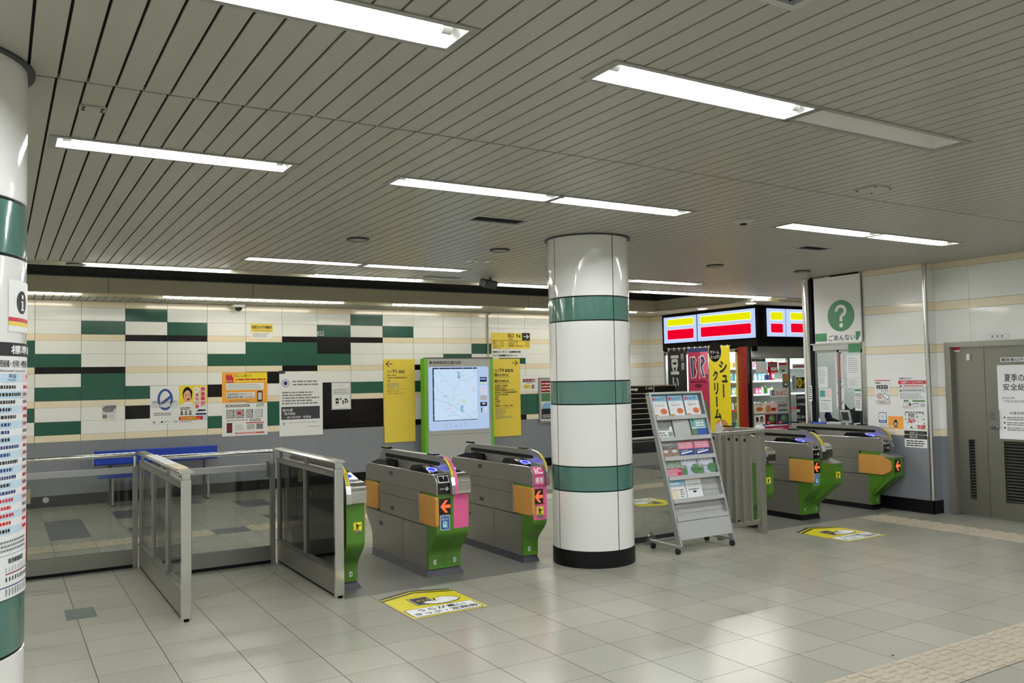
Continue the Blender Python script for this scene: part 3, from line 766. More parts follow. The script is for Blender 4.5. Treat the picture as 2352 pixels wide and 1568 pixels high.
def half(t, s, num, kind='std', shape='std', labtxt='card'):
    """s = -1 left lane side, +1 right lane side"""
    X = lambda a: s * a
    def pr(mb, prof, a, b, m, sm=False):
        lo, hi = sorted((X(a), X(b))); mb.prism(prof, 'x', lo, hi, m, sm)
    ox = 0.152
    # stainless lower body
    m_ = MB(); pr(m_, LOWER, 0.0, ox - .002, 'steel_flat'); 
    for y in (0.70,): 
        lo, hi = sorted((X(ox - .001), X(ox + 0.0005))); m_.box(lo, y, 0.07, hi, y + 0.003, 0.42, 'grout')
    lo, hi = sorted((X(ox - .001), X(ox + 0.001))); m_.box(lo, 1.18, 0.30, hi, 1.25, 0.335, 'dark_grey'); m_.box(lo, 0.168, 0.062, hi, 0.182, 0.425, 'steel_bright')
    m_.build('lower_housing', t)
    m_ = MB(); pr(m_, UPPER, 0.0, ox - .001, 'steel_flat')
    lo, hi = sorted((X(ox - .002), X(ox)));
    m_.box(lo, 0.325, 0.615, hi, 1.245, 0.6175, 'black_matte'); m_.box(lo, 0.9, 0.48, hi, 0.98, 0.51, 'dark_grey')
    m_.build('side_panel', t)
    m_ = MB(); pr(m_, [(0.20, 0.43), (0.20, 0.71), (1.42, 0.71), (1.42, 0.43)], 0.01, ox - .02, 'black_matte'); m_.build('inner_core', t)
    # head with curved ends
    m_ = MB(); pr(m_, HEAD, 0.028, ox, 'steel_flat'); pr(m_, HEAD, ox, ox + 0.002, 'steel_bright') if s > 0 else None
    lo, hi = sorted((X(ox), X(ox + .002))); m_.cbox(lo, 0.92, 0.80, hi, 1.0, 0.835, 'dark_grey', .0005)
    m_.tube([(X(ox - .001), p[0], p[1] + .0) for p in HEAD], 0.0042, 'steel_bright', 6)  # brighter steel rim stands in for the highlight on the chamfered edge
    m_.build('head', t)
    m_ = MB(); lo, hi = sorted((X(0.05), X(ox - .006)))
    m_.box(lo, 0.16, 0.874, hi, 1.47, 0.8815, 'black_gloss')
    m_.build('top_tray', t)
    # card reader wedge near the front, second one at the back
    for fl, yy in ((1, 0.0), (-1, 1.58)):
        m_ = MB(); lo, hi = sorted((X(0.036), X(ox - .004)))
        P = [(yy + fl * a, b) for a, b in ((0.10, 0.88), (0.13, 0.886), (0.30, 0.925), (0.34, 0.932), (0.50, 0.928), (0.55, 0.88))]
        m_.prism(P, 'x', lo, hi, 'black_gloss'); r = m_.build('card_reader', t)
        if fl > 0:
            d = Sheet((lo, 0.125, 0.8875), (1, 0, 0), (0, 0.975, 0.222), hi - lo, 0.17, 0.0008, 0.0006, 'black_gloss')
            d.E(0.5, 0.5, 0.42, 0.34, 'reader_dim', 1); d.ring(d.W * .5, d.H * .5, d.W * .40, d.H * .33, 0.012, 'reader_blue', 2)
            d.build('reader_light', r)
    # front face, head front
    m_ = MB(); pr(m_, GREEN, 0.0005, ox + 0.002, 'gate_green'); fr = m_.build('front_cover', t)
    m_ = MB(); pr(m_, mir(GREEN), 0.0005, ox - 0.004, 'gate_green'); m_.build('rear_cover', t)
    if s < 0:
        m_ = MB(); pr(m_, [(p[0] - 0.004 if p[0] < 0.1 else p[0], p[1] + 0.003) for p in HEAD[:9]] + [(0.13, 0.80), (0.03, 0.76)], 0.032, ox - 0.012, 'black_gloss' if kind != 'ic' else 'gate_pink')
        hp = m_.build('head_panel', t)
        if kind == 'ic':
            q = Sheet((-0.137, -0.0165, 0.726), (1, 0, 0), (0, 0, 1), 0.10, 0.07, 0.0006, 0.0006, 'gate_pink')
            q.TX('専用', 0.1, 0.12, 0.9, 0.92, 'white_vinyl', 1, 0.02); q.build('print', hp)
            q = Sheet((-0.137, -0.019, 0.811), (1, 0, 0), (0, 0.59, 0.806), 0.10, 0.072, 0.0006, 0.006, 'gate_pink')
            q.TX('IC', 0.12, 0.05, 0.9, 0.95, 'white_vinyl', 1, 0.03); q.build('print', hp)
        else:
            q = Sheet((-0.137, -0.0165, 0.735), (1, 0, 0), (0, 0, 1), 0.10, 0.05, 0.0006, 0.0006, 'black_gloss')
            q.E(0.78, 0.45, 0.13, 0.30, 'white_vinyl', 1); q.PG([(0.70, 0.25), (0.86, 0.25), (0.86, 0.38), (0.81, 0.38), (0.81, 0.7), (0.75, 0.7), (0.75, 0.38), (0.70, 0.38)], 'ink', 2)
            q.lines(0.1, 0.3, 0.6, 0.6, 2, 'ink_pale', 1); q.build('print', hp)
            q = Sheet((-0.137, -0.0185, 0.813), (1, 0, 0), (0, 0.59, 0.806), 0.10, 0.065, 0.0006, 0.006, 'white_vinyl')
            q.R(0.05, 0.08, 0.95, 0.92, 'black_gloss'); q.R(0.5, 0.1, 0.55, 0.5, 'white_vinyl', 2); q.build('print', hp)
    else:
        m_ = MB(); pr(m_, NOSE, 0.028, ox + 0.002, 'steel_bright', False); m_.build('nose', t)
    # flaps, front and rear
    xo = sorted((X(ox - 0.012), X(ox + 0.014)))
    if shape == 'std' or s < 0 and shape == 'wide_right':
        flap(t, xo[0], xo[1], -0.018 if s < 0 else 0.02, 0.305, 0.445, 0.695)
        flap(t, xo[0], xo[1], 1.26, 1.55, 0.445, 0.695)
    # number plate
    if num:
        q = Sheet((X(0.076) - 0.016 + (-0.02 if s < 0 else 0.02), 0.1615, 0.10), (1, 0, 0), (0, 0, 1), 0.032, 0.042, 0.0006, 0.0006, 'gate_green')
        if num in '0123456789':
            q.PG([(0.25, 0), (0.95, 0), (0.95, 1), (0.25, 1), (0.0, 0.5)] if s < 0 else [(0.05, 0), (0.75, 0), (1, 0.5), (0.75, 1), (0.05, 1)], 'paper_grey', 1)
            q.TX(num, 0.36, 0.2, 0.72, 0.82, 'ink', 2, 0.03)
        else: q.TX(num, 0.05, 0.1, 0.95, 0.9, 'paper_grey', 1, 0.02)
        q.build('number_plate', fr)
    return fr
def blade(t, x0, x1, pink=True):
    m_ = MB(); m_.prism(BLADE, 'x', x0, x1, 'steel_flat'); b_ = m_.build('centre_blade', t)
    for xs in (x0, x1):
        sx = -1 if xs == x0 else 1; lo, hi = sorted((xs, xs + sx * 0.0012))
        q = MB(); q.prism([(0.17, 0.945), (0.17, 0.962), (0.185, 0.968), (1.36, 0.972), (1.38, 0.955), (1.36, 0.935), (0.19, 0.935)], 'x', lo, hi, 'black_matte'); q.build('sensor_window', b_)
    for y in (0.28, 1.33):
        q = MB(); q.prism([(y, 1.012), (y + 0.012, 1.03), (y + 0.15, 1.029), (y + 0.165, 1.012)], 'x', x0 + .004, x1 - .004, 'black_gloss'); q.build('sensor_cap', b_)
    def strip(a, b, i0, i1, m, d=0.0012):
        vs = []; fs = []
        pts = BLADE[i0:i1]
        for p in pts:
            n = Vector((-1, 0.45)).normalized() if p[1] < 0.95 else Vector((-0.4, 1)).normalized()
            vs += [(a, p[0] + n.x * d, p[1] + n.y * d), (b, p[0] + n.x * d, p[1] + n.y * d)]
        for i in range(len(pts) - 1): fs.append((2 * i, 2 * i + 1, 2 * i + 3, 2 * i + 2))
        q = MB(); q.add(vs, fs, m, False); return q
    w = x1 - x0
    strip(x0 + 0.001, x0 + (0.55 * w if pink else 0.999 * w), 0, 8, 'steel_bright').build('edge_trim', b_)
    strip(x0 + 0.12 * w, x0 + 0.46 * w if pink else x0 + 0.85 * w, 2, 7, 'sticker_yellow', 0.0022).build('caution_tape', b_)
    if pink: strip(x0 + 0.56 * w, x1 - 0.001, 0, 8, 'gate_pink').build('pink_tape', b_)
    # marks on the caution tape
    q = MB()
    for i, (p, pn) in enumerate(((BLADE[2], BLADE[3]), (BLADE[3], BLADE[4]), (BLADE[5], BLADE[6]))):
        n = Vector((-1, 0.75)).normalized()
        for k in range(4):
            a = (k + 0.3) / 4; b = (k + 0.62) / 4
            A = Vector(p).lerp(Vector(pn), a) + n * 0.0036; B = Vector(p).lerp(Vector(pn), b) + n * 0.0036
            xa, xb = x0 + 0.22 * w, x0 + (0.38 * w if pink else 0.7 * w)
            q.poly([(xa, A.x, A.y), (xb, A.x, A.y), (xb, B.x, B.y), (xa, B.x, B.y)], 'ink')
    q.build('tape_print', b_)
    return b_
def base(t, x0, x1, c=0.035, m='base_dark'):
    m_ = MB()
    m_.add([(x0 - c, 0.155, 0), (x1 + c, 0.155, 0), (x1 + c, 1.36, 0), (x0 - c, 1.36, 0), (x0 + .004, 0.178, 0.062), (x1 - .004, 0.178, 0.062), (x1 - .004, 1.445, 0.062), (x0 + .004, 1.445, 0.062)],
           [(0, 3, 2, 1), (4, 5, 6, 7), (0, 1, 5, 4), (1, 2, 6, 5), (2, 3, 7, 6), (3, 0, 4, 7)], m)
    m_.build('plinth', t)
def card_sticker(t, x0, z0, w, h, y):
    q = Sheet((x0, y, z0), (1, 0, 0), (0, 0, 1), w, h, 0.0006, 0.0006, None)
    q.rrect(0, 0, w, h, 0.01, 'white_vinyl', 0.5); q.rrect(0.004, 0.004, w - .004, h - .004, 0.008, 'blue_print', 1)
    q.TX('ICカードで', 0.14, 0.08, 0.86, 0.18, 'white_vinyl', 2); q.TX('通れます', 0.14, 0.22, 0.86, 0.34, 'white_vinyl', 2)
    q.R(0.46, 0.46, 0.80, 0.88, 'teal_print', 2); q.R(0.26, 0.42, 0.64, 0.80, 'pale_blue', 3); q.R(0.36, 0.48, 0.54, 0.62, 'teal_print', 4)
    q.build('card_sticker', t)

GY = 6.45
GG = 'row of automatic ticket gates'
def side_plate(t, x=0.0):
    m_ = MB(); m_.prism([(0.17, 0.062), (0.17, 0.714), (1.43, 0.714), (1.43, 0.062)], 'x', x - 0.005, x, 'steel_flat'); m_.box(x - .006, 0.17, 0.43, x - .005, 1.43, 0.433, 'grout'); m_.prism(HEAD, 'x', x - 0.005, x + 0.028, 'steel_flat'); m_.build('side_plate', t)
# A: rightmost half only, next to the smoked barrier
A = thing('ticket_gate', 'leftmost ticket gate, green front with caution sticker, half hidden by the barrier post', 'ticket gate', (2.362, GY, 0), 0, GG)
fa = half(A, 1, '4'); blade(A, -0.016, 0.026, False); base(A, 0, 0.152)
put(warn(None, 0.062, 0.475, 0.068, -0.001), fa)
# B: full double gate
B = thing('ticket_gate', 'double ticket gate with green and pink front, left of the pink IC gate', 'ticket gate', (3.308, GY, 0), 0, GG)
fb = half(B, -1, '4'); fb2 = half(B, 1, '3'); blade(B, -0.03, 0.03, True); base(B, -0.152, 0.152)
arrow(fb, -0.128, 0.545, 0.108, 0.135, -0.001); card_sticker(fb, -0.118, 0.415, 0.088, 0.125, -0.001)
q = Sheet((0.006, -0.001, 0.42), (1, 0, 0), (0, 0, 1), 0.143, 0.285, 0.0006, 0.0008, 'gate_pink'); q.build('pink_panel', fb2)
# C: half gate beside the column
Cg = thing('ticket_gate', 'ticket gate with pink IC-only panel and lit red arrow, directly left of the round column', 'ticket gate', (4.266, GY, 0), 0, GG)
fc = half(Cg, -1, '3', 'ic'); blade(Cg, -0.028, 0.0, False); base(Cg, -0.152, 0.0, 0.012)
q = Sheet((-0.145, -0.0005, 0.405), (1, 0, 0), (0, 0, 1), 0.144, 0.305, 0.0006, 0.0008, 'gate_pink'); q.build('pink_panel', fc)
arrow(fc, -0.140, 0.545, 0.10, 0.135, -0.002); put(warn(None, -0.112, 0.425, 0.078, -0.002), fc)
m_ = MB()
m_.poly([(-0.002 - .0, -0.057, 0.716), (-0.014, -0.057, 0.716), (-0.014, -0.052, 0.80), (-0.002, -0.052, 0.80)], 'gate_pink'); m_.build('pink_tape', Cg)
# D: behind the slatted fence
Dg = thing('ticket_gate', 'ticket gate standing behind the grey slatted fence, its green edge peeking out', 'ticket gate', (7.077, GY, 0), 0, GG)
fd = half(Dg, 1, ''); blade(Dg, 0.0, 0.03, False); base(Dg, 0.0, 0.152, 0.004, 'skirting_black'); side_plate(Dg)
put(warn(None, 0.047, 0.475, 0.066, -0.001), fd)

def funnel(t, s, xa, xb, top):
    """bulging green nose of the wide lane, s=+1 opens to the right lane"""
    X = lambda a: s * a
    up = [(X(0.002), 0.0), (X(xa), -0.15), (X(xb), -0.15), (X(xb), 0.0)]
    dn = [(X(0.002), 0.155), (X(0.02), 0.15), (X(0.12), 0.15), (X(0.15), 0.155)]
    m_ = MB(); z1, z2, z3 = top, 0.43, 0.17
    bk = [(X(xb), 0.3), (X(0.002), 0.3)]
    rings = [[(a, b, z1) for a, b in up + bk], [(a, b, z2) for a, b in up + bk], [(a, b, z3) for a, b in dn + [(X(0.14), 0.19), (X(0.002), 0.19)]], [(a, b, 0.062) for a, b in dn + [(X(0.14), 0.19), (X(0.002), 0.19)]]]
    vs = [v for r in rings for v in r]; fs = []
    for r in range(3):
        for i in range(6):
            j = (i + 1) % 6; fs.append((6 * r + i, 6 * r + j, 6 * r + 6 + j, 6 * r + 6 + i))
    fs.append(tuple(range(6))); m_.add(vs, fs, 'gate_green'); o = m_.build('wide_lane_nose', t)
    c = MB(); k = 0.006
    uc = [(X(xa) - s * k, -0.15 - k), (X(xb) + s * k, -0.15 - k), (X(xb) + s * k, 0.02), (X(xa) - s * k, 0.02)]
    c.add([(a, b, z1) for a, b in uc] + [(uc[0][0], uc[0][1], z1 + .008), (uc[1][0], uc[1][1], z1 + .008), (uc[2][0], 0.02, z1 + 0.05), (uc[3][0], 0.02, z1 + 0.05)],
          [(0, 3, 2, 1), (4, 5, 6, 7), (0, 1, 5, 4), (1, 2, 6, 5), (2, 3, 7, 6), (3, 0, 4, 7)], 'alu'); c.build('nose_cap', o)
    return o
# E
Eg = thing('ticket_gate', 'ticket gate lettered G and D with bulging green nose, right of the slatted fence', 'ticket gate', (8.018, GY, 0), 0, GG)
fe = half(Eg, -1, 'G'); fe2 = half(Eg, 1, 'D', shape='wide'); blade(Eg, -0.03, 0.03, False); base(Eg, -0.152, 0.152, 0.004, 'skirting_black')
arrow(fe, -0.128, 0.545, 0.10, 0.135, -0.001); card_sticker(fe, -0.118, 0.415, 0.088, 0.125, -0.001)
nz_ = funnel(Eg, 1, 0.03, 0.172, 0.655); q = Sheet((.07, .1475, .095), (1, 0, 0), (0, 0, 1), .03, .04, .0006, 0, None); q.TX('D', 0, 0, 1, 1, 'paper_grey', 1, .02); q.build('letter', nz_); put(warn(None, 0.068, 0.475, 0.07, -0.151), nz_)
flap(Eg, 0.145, 0.185, -0.12, 0.32, 0.44, 0.64)
# F
Fg = thing('ticket_gate', 'rightmost ticket gate with long orange flap, standing against the tiled pier', 'ticket gate', (9.290, GY, 0), 0, GG)
ff = half(Fg, -1, '', shape='wide'); blade(Fg, -0.028, 0.0, False); base(Fg, -0.152, 0.0, 0.004, 'skirting_black')
nf = funnel(Fg, -1, -0.035, 0.150, 0.655); q = Sheet((-.09, .1475, .095), (1, 0, 0), (0, 0, 1), .03, .04, .0006, 0, None); q.TX('G', 0, 0, 1, 1, 'paper_grey', 1, .02); q.build('letter', nf)
flap(Fg, -0.166, -0.140, -0.128, 0.32, 0.44, 0.675, 0.14); flap(Fg, -0.166, -0.14, 1.26, 1.55, 0.445, 0.695)
arrow(nf, -0.135, 0.48, 0.10, 0.15, -0.152)

# ================================================================== BACK WALL: signs and notices
YW = Y_B - 0.005
GN = 'notices on the tiled back wall'
def wsheet(x0, y0, x1, y1, base='paper', th=0.0012, edge=None, Y=YW, lift=0.002):
    o, u, v, w, h = wall_px(x0, y0, x1, y1, Y, lift); return Sheet(o, u, v, w, h, 0.0012, th, base, edge)
# 1 small grey photo flyer
s = wsheet(234.3, 922.9, 268, 966); s.R(0, 0, 1, .09, 'tile_beige'); s.R(0, .92, 1, 1, 'tile_beige')
s.R(0.02, .12, .98, .62, 'paper_grey'); s.PG([(0.02, .30), (.3, .20), (.95, .18), (.98, .34), (.8, .38), (.75, .52), (.25, .55), (.05, .46)], 'photo_grey', 2)
s.R(.03, .66, .34, .86, 'photo_grey', 2); s.lines(.4, .66, .95, .88, 5, 'ink_pale', 2)
s.build('notice', None, 'small pale notice with a grey animal photo, left of the FUNABASHI poster', 'notice', GN)
# 2 FUNABASHI
s = wsheet(344.6, 885.5, 411, 974)
W_, H_ = s.W, s.H
s.ring(W_ * .52, H_ * .64, W_ * .27, H_ * .28, W_ * .085, 'blue_print', 1, 40)
s.PG([(.36, .44), (.70, .25), (.74, .31), (.42, .50)], 'blue_print', 2)
s.TX('ZERO CARBON CITY', .07, .395, .93, .445, 'photo_grey', 3, .02)
s.TX('FUNABASHI', .07, .465, .95, .56, 'white_vinyl', 4, .05); s.TX('FUNABASHI', .065, .46, .955, .565, 'photo_grey', 3, .08)
s.lines(.12, .69, .88, .78, 2, 'ink_grey', 1, .5); s.R(.1, .92, .17, .965, 'ink_grey'); s.R(.37, .92, .44, .96, 'ink'); s.lines(.48, .92, .68, .95, 1, 'ink_grey'); s.R(.8, .92, .96, .96, 'ink_pale')
s.build('poster', None, 'white FUNABASHI poster with a large blue slashed zero ring', 'poster', GN)
# 3 ambulance poster
s = wsheet(410.8, 884.7, 474.8, 971)
s.R(0, 0, 1, .50, 'yellow')
s.R(.02, .5, .55, .80, 'paper', 2)
s.E(.30, .24, .17, .20, 'black_matte', 2); s.E(.29, .29, .135, .18, 'skin_print', 3); s.PG([(.2, .44), (.42, .44), (.5, .5), (.14, .5)], 'white_vinyl', 4)
s.E(.24, .25, .02, .012, 'ink', 4); s.E(.36, .25, .02, .012, 'ink', 4); s.E(.33, .365, .045, .028, 'dark_red', 4)
s.PG([(.13, .2), (.2, .08), (.36, .06), (.47, .14), (.48, .24), (.42, .16), (.28, .12), (.18, .2)], 'black_matte', 4)
s.E(.62, .12, .12, .075, 'white_vinyl', 3); s.lines(.54, .1, .7, .15, 2, 'ink_grey', 4)
for i, ch in enumerate('救急車が'): s.TX(ch, .78, .05 + i * .125, .94, .16 + i * .125, 'red', 4, .04)
for i, ch in enumerate('来ない！'): s.TX(ch, .58, .21 + i * .105, .72, .30 + i * .105, 'red', 4, .04)
s.R(.54, .2, .74, .62, 'paper', 2); s.R(.76, .03, .96, .56, 'pale_pink', 3)
s.PG([(.58, .72), (.62, .62), (.84, .58), (.98, .64), (.98, .78), (.84, .82), (.6, .8)], 'white_vinyl', 5); s.PG([(.6, .70), (.72, .64), (.96, .65), (.96, .69)], 'ink', 6); s.R(.6, .74, .98, .79, 'navy', 6)
s.lines(.05, .57, .42, .65, 2, 'ink', 3, .5)
for a in (.1, .25, .4): s.E(a, .70, .045, .04, 'photo_grey', 3); s.E(a, .76, .06, .03, 'photo_grey', 3)
s.R(0, .82, .86, .92, 'red', 3); s.lines(.06, .83, .78, .91, 2, 'sticker_yellow', 4, .6)
s.lines(.05, .94, .5, .975, 1, 'ink_grey', 3); s.R(.86, .82, 1, .93, 'pale_blue', 4)
s.build('poster', None, 'yellow and white poster with a shouting person in a cap and red vertical writing', 'poster', GN)
# 4 orange and white ticket notice
s = wsheet(509.7, 854.5, 613.9, 924, 'orange')
s.PG([(.3, .06), (.98, .02), (1, .3), (.32, .33), (.25, .22)], 'yellow'); s.TX('ちょっと待って！', .29, .07, .66, .17, 'ink', 2, .02); s.lines(.3, .2, .96, .28, 1, 'red', 2, .6, 0)
s.PG([(.08, .10), (.12, .06), (.14, .12), (.16, .04), (.18, .12), (.2, .04), (.22, .14), (.25, .18), (.24, .34), (.1, .34)], 'red', 2); s.TX('STOP', .1, .26, .22, .31, 'white_vinyl', 3)
s.R(.09, .36, .92, .58, 'paper'); s.lines(.12, .39, .88, .55, 3, 'ink_pale', 2)
s.R(.09, .66, .72, .86, 'paper'); s.TX('定期券売場に行かなくても', .11, .69, .66, .76, 'ink', 2, .01); s.TX('指定定期券が購入できます！', .11, .78, .70, .85, 'ink', 2, .01)
s.rrect(s.W * .77, s.H * .02, s.W * .89, s.H * .38, .02, 'ink', 2); s.R(.79, .68, .87, .92, 'paper_grey', 3)
s.lines(.15, .91, .66, .98, 2, 'ink_grey', 2)
s.build('poster', None, 'orange poster with red STOP hand, upper of two sheets on the tiled wall', 'poster', GN)
s = wsheet(509.9, 925, 613.9, 999.8)
s.R(.08, .05, .6, .115, 'ink'); s.lines(.1, .055, .58, .11, 1, 'paper', 2, .5, 0)
for i in range(5): s.PG([(.75 + i * .035, .13), (.77 + i * .035, .02), (.785 + i * .035, .02), (.765 + i * .035, .13)], 'green_print', 2)
for x0, x1, m in ((.09, .27, 'ink_grey'), (.29, .48, 'photo_grey'), (.52, .68, 'ink_grey'), (.71, .9, 'ink_pale')): s.R(x0, .2, x1, .46, m); s.lines(x0 + .01, .22, x1 - .01, .44, 5, 'paper', 2)
s.R(.33, .26, .42, .34, 'red', 3); s.lines(.1, .5, .6, .55, 1, 'ink_grey'); s.lines(.6, .48, .9, .58, 2, 'ink')
s.R(.1, .6, .22, .9, 'ink'); s.R(.115, .66, .205, .86, 'dark_red', 2); s.R(.52, .6, .92, .63, 'red'); s.R(.54, .65, .72, .82, 'ink_pale'); s.R(.75, .65, .9, .82, 'photo_grey')
s.lines(.28, .66, .48, .84, 4, 'ink_pale'); s.R(.28, .9, .93, .945, 'red'); s.lines(.3, .905, .9, .94, 1, 'paper', 2)
s.build('poster', None, 'white instruction sheet with small screen pictures, below the orange STOP poster', 'poster', GN)
# 5 poster right of it
s = wsheet(641.7, 858, 741, 999.8)
s.ring(s.W * .14, s.H * .85, s.W * .09, s.W * .09, s.W * .012, 'blue_print', 1); s.E(.14, .15, .045, .035, 'navy', 2)
s.lines(.3, .1, .9, .2, 2, 'ink_grey'); s.lines(.06, .28, .94, .5, 5, 'ink_grey', 1, .5)
s.R(.04, .53, .93, .735, 'dark_grey'); s.TX('案内標', .07, .56, .30, .61, 'white_vinyl', 2); s.TX('・案内看板', .07, .62, .36, .665, 'white_vinyl', 2); s.TX('・一部の券売機・精算機', .07, .68, .72, .72, 'white_vinyl', 2)
s.lines(.2, .775, .94, .80, 1, 'ink_pale'); s.ell(s.W * .1, s.H * .2, s.W * .03, s.W * .04, 'ink_pale'); s.lines(.66, .85, .94, .87, 1, 'ink_grey')
s.build('poster', None, 'large white notice with a dark text block, left of the small pinned sheet', 'poster', GN)
s = wsheet(640.0, 851, 655, 858, 'dark_grey'); s.build('poster_clip', None, 'dark clip strip above the large white notice', 'clip')
# 6 small sheet
s = wsheet(761.5, 878, 806, 940, 'clear_pocket'); s.R(.05, .03, .93, .95, 'paper')
s.lines(.15, .1, .85, .14, 1, 'ink_pale', 2); s.lines(.1, .22, .92, .46, 4, 'ink_grey', 2, .4, .1)
for a, b, c, d in ((.2, .58, .36, .78), (.42, .58, .5, .64), (.55, .66, .62, .8), (.66, .6, .8, .66), (.68, .68, .74, .78), (.78, .66, .84, .76)): s.R(a, b, c, d, 'ink', 2)
s.E(.28, .68, .05, .03, 'paper', 3); s.lines(.2, .84, .36, .87, 1, 'ink_grey', 2)
s.build('notice', None, 'small white sheet with black sketches on the black tiles', 'notice', GN)
# camera notice
s = wsheet(575.6, 743.5, 626.2, 762.4, 'sign_yellow', .003); s.TX('防犯カメラ作動中', .06, .22, .95, .62, 'ink', 2, .03); s.lines(.1, .74, .9, .88, 1, 'ink_grey', 2)
s.build('sign_plate', None, 'small yellow plate with black writing high on the tiled wall', 'sign', GN)
s = wsheet(576, 763, 626.5, 776.8); s.lines(.08, .15, .92, .85, 3, 'ink_grey', 1, .35)
s.build('notice', None, 'small white strip of print right below the yellow camera plate', 'notice', GN)
s = wsheet(729, 760.6, 743.6, 770.6, 'paper_grey', .003); s.TX('20', .06, .1, .92, .85, 'ink', 2, .04)
s.build('number_sign', None, 'small number 20 plate on a green tile', 'sign', GN)
# yellow exit panels
s = wsheet(881.8, 825, 952.6, 1015, 'sign_yellow', .012)
W_, H_ = s.W, s.H
s.line(W_ * .07, H_ * .944, W_ * .27, H_ * .944, .012, 'ink'); s.line(W_ * .07, H_ * .944, W_ * .17, H_ * .98, .013, 'ink'); s.line(W_ * .07, H_ * .944, W_ * .17, H_ * .908, .013, 'ink')
s.TX('出口', .1, .135, .25, .16, 'ink', 2); s.TX('T1', .26, .125, .41, .165, 'ink', 2, .02); s.R(.48, .135, .56, .165, 'ink'); s.R(.58, .135, .66, .165, 'ink'); s.E(.52, .15, .02, .008, 'sign_yellow', 2); s.E(.62, .15, .02, .008, 'sign_yellow', 2)
s.TX('海神小学校', .09, .183, .38, .20, 'ink', 2, .01); s.TX('千葉地方法務局船橋支局', .09, .213, .74, .233, 'ink', 2, .01); s.TX('海神', .09, .25, .2, .267, 'ink', 2, .01)
s.lines(.09, .283, .72, .345, 5, 'ink_grey', 1, .4, .6); s.TX('T1出口には、エレベーターが', .09, .352, .73, .37, 'ink', 2); s.TX('設置されていません。', .09, .378, .52, .394, 'ink', 2); s.TX('T4出口をご利用ください。', .09, .403, .66, .42, 'ink', 2)
s.build('exit_sign', None, 'tall yellow exit T1 sign with arrow pointing left', 'sign')
# board and its second panel
Yb = 13.28
bd = thing('map_board', 'grey area map board with green edges and a lit blue map', 'sign board', (7.0, Yb, 0))
def bl(o): o.location = -Vector(bd.location); return o
xl, xr = at_y(982.5, 900, Yb).x, at_y(1127, 900, Yb).x
m_ = MB(); m_.box(xl, Yb, 0.02, xr, Yb + .16, 2.06, 'alu_panel'); zs = at_y(1060, 996, Yb).z; m_.box(xl, Yb - .001, zs - .002, xr, Yb, zs + .002, 'grout'); bl(m_.build('body', bd))
m_ = MB(); m_.box(xl - .055, Yb + .01, 0.0, xl, Yb + .17, 2.06, 'sign_green'); bl(m_.build('green_edge', bd))
m_ = MB(); m_.box(xr, Yb - .01, 0.0, xr + .05, Yb + .17, 2.06, 'sign_green'); bl(m_.build('green_edge', bd))
m_ = MB(); m_.box(xl - .002, Yb - .012, 2.06, xr + .05, Yb + .17, 2.075, 'dark_grey'); bl(m_.build('top_cap', bd))
o, u, v, w, h = wall_px(984.5, 842, 1122.5, 986.5, Yb, 0.0)
s = Sheet(o, u, v, w, h, .0012, .006, None); s.rrect(0, 0, w, h, .03, 'screen_edge', 0); W_, H_ = w, h
s.R(.065, .015, .80, .85, 'screen_navy', 1); s.R(.085, .035, .80, .84, 'screen_map', 2)
for x in (.17, .36, .56, .73): s.E(x, .022, .006, .006, 'white_vinyl', 3)
for y in (.14, .35, .56, .76): s.E(.075, y, .006, .006, 'white_vinyl', 3)
def path(pts, t, m, lay=3):
    for a, b in zip(pts[:-1], pts[1:]): s.line(a[0] * W_, (1 - a[1]) * H_, b[0] * W_, (1 - b[1]) * H_, t, m, lay)
path([(.085, .50), (.2, .54), (.33, .58), (.48, .67), (.6, .74), (.70, .81), (.74, .84)], .006, 'screen_road')
path([(.085, .22), (.14, .36), (.24, .43), (.31, .5), (.33, .58), (.36, .7), (.5, .8), (.7, .82)], .005, 'screen_road')
path([(.57, .05), (.5, .22), (.42, .35), (.39, .47), (.39, .55)], .005, 'screen_road')
path([(.13, .05), (.3, .24), (.42, .35)], .004, 'screen_road'); path([(.80, .12), (.62, .22), (.5, .22)], .004, 'screen_road'); path([(.80, .66), (.76, .72), (.75, .82)], .005, 'screen_road')
random.seed(3)
for i in range(46):
    a, b = random.uniform(.1, .74), random.uniform(.06, .8); l = random.uniform(.02, .09); 
    if random.random() < .5: path([(a, b), (a + l, b + random.uniform(-.02, .03))], .0025, 'screen_edge', 2.5)
    else: path([(a, b), (a + random.uniform(-.02, .03), b + l)], .0025, 'screen_edge', 2.5)
    if i % 3 == 0: s.lines(a, b, min(.79, a + .05), b + .012, 1, 'screen_road', 3, .5)
s.PG([(.46, .08), (.52, .09), (.50, .12), (.525, .16), (.50, .2), (.46, .17), (.48, .13)], 'screen_water', 4); s.PG([(.51, .62), (.57, .62), (.55, .68), (.58, .72), (.52, .72)], 'screen_water', 4); s.PG([(.53, .52), (.6, .53), (.59, .57), (.54, .57)], 'screen_park', 4)
s.lines(.44, .44, .52, .46, 1, 'screen_pink', 4); s.lines(.72, .33, .77, .4, 3, 'screen_pink', 4); s.E(.76, .07, .02, .02, 'screen_edge', 4)
for a, b, m in ((.17, .245, 'screen_navy'), (.26, .28, 'screen_park'), (.31, .45, 'screen_map'), (.47, .54, 'paper_grey'), (.575, .64, 'screen_navy'), (.66, .74, 'screen_map')): s.R(.85, a, .965, b, m, 2)
s.lines(.855, .32, .96, .44, 5, 'screen_pink', 3); s.lines(.855, .665, .96, .73, 4, 'screen_road', 3); s.R(.86, .19, .95, .21, 'screen_edge', 3); s.R(.86, .66, .88, .74, 'screen_navy', 3); s.E(.91, .60, .03, .015, 'white_vinyl', 3)
for x in (.26, .34, .42, .5, .58): s.lines(x, .89, x + .03, .965, 6, 'screen_road', 2)
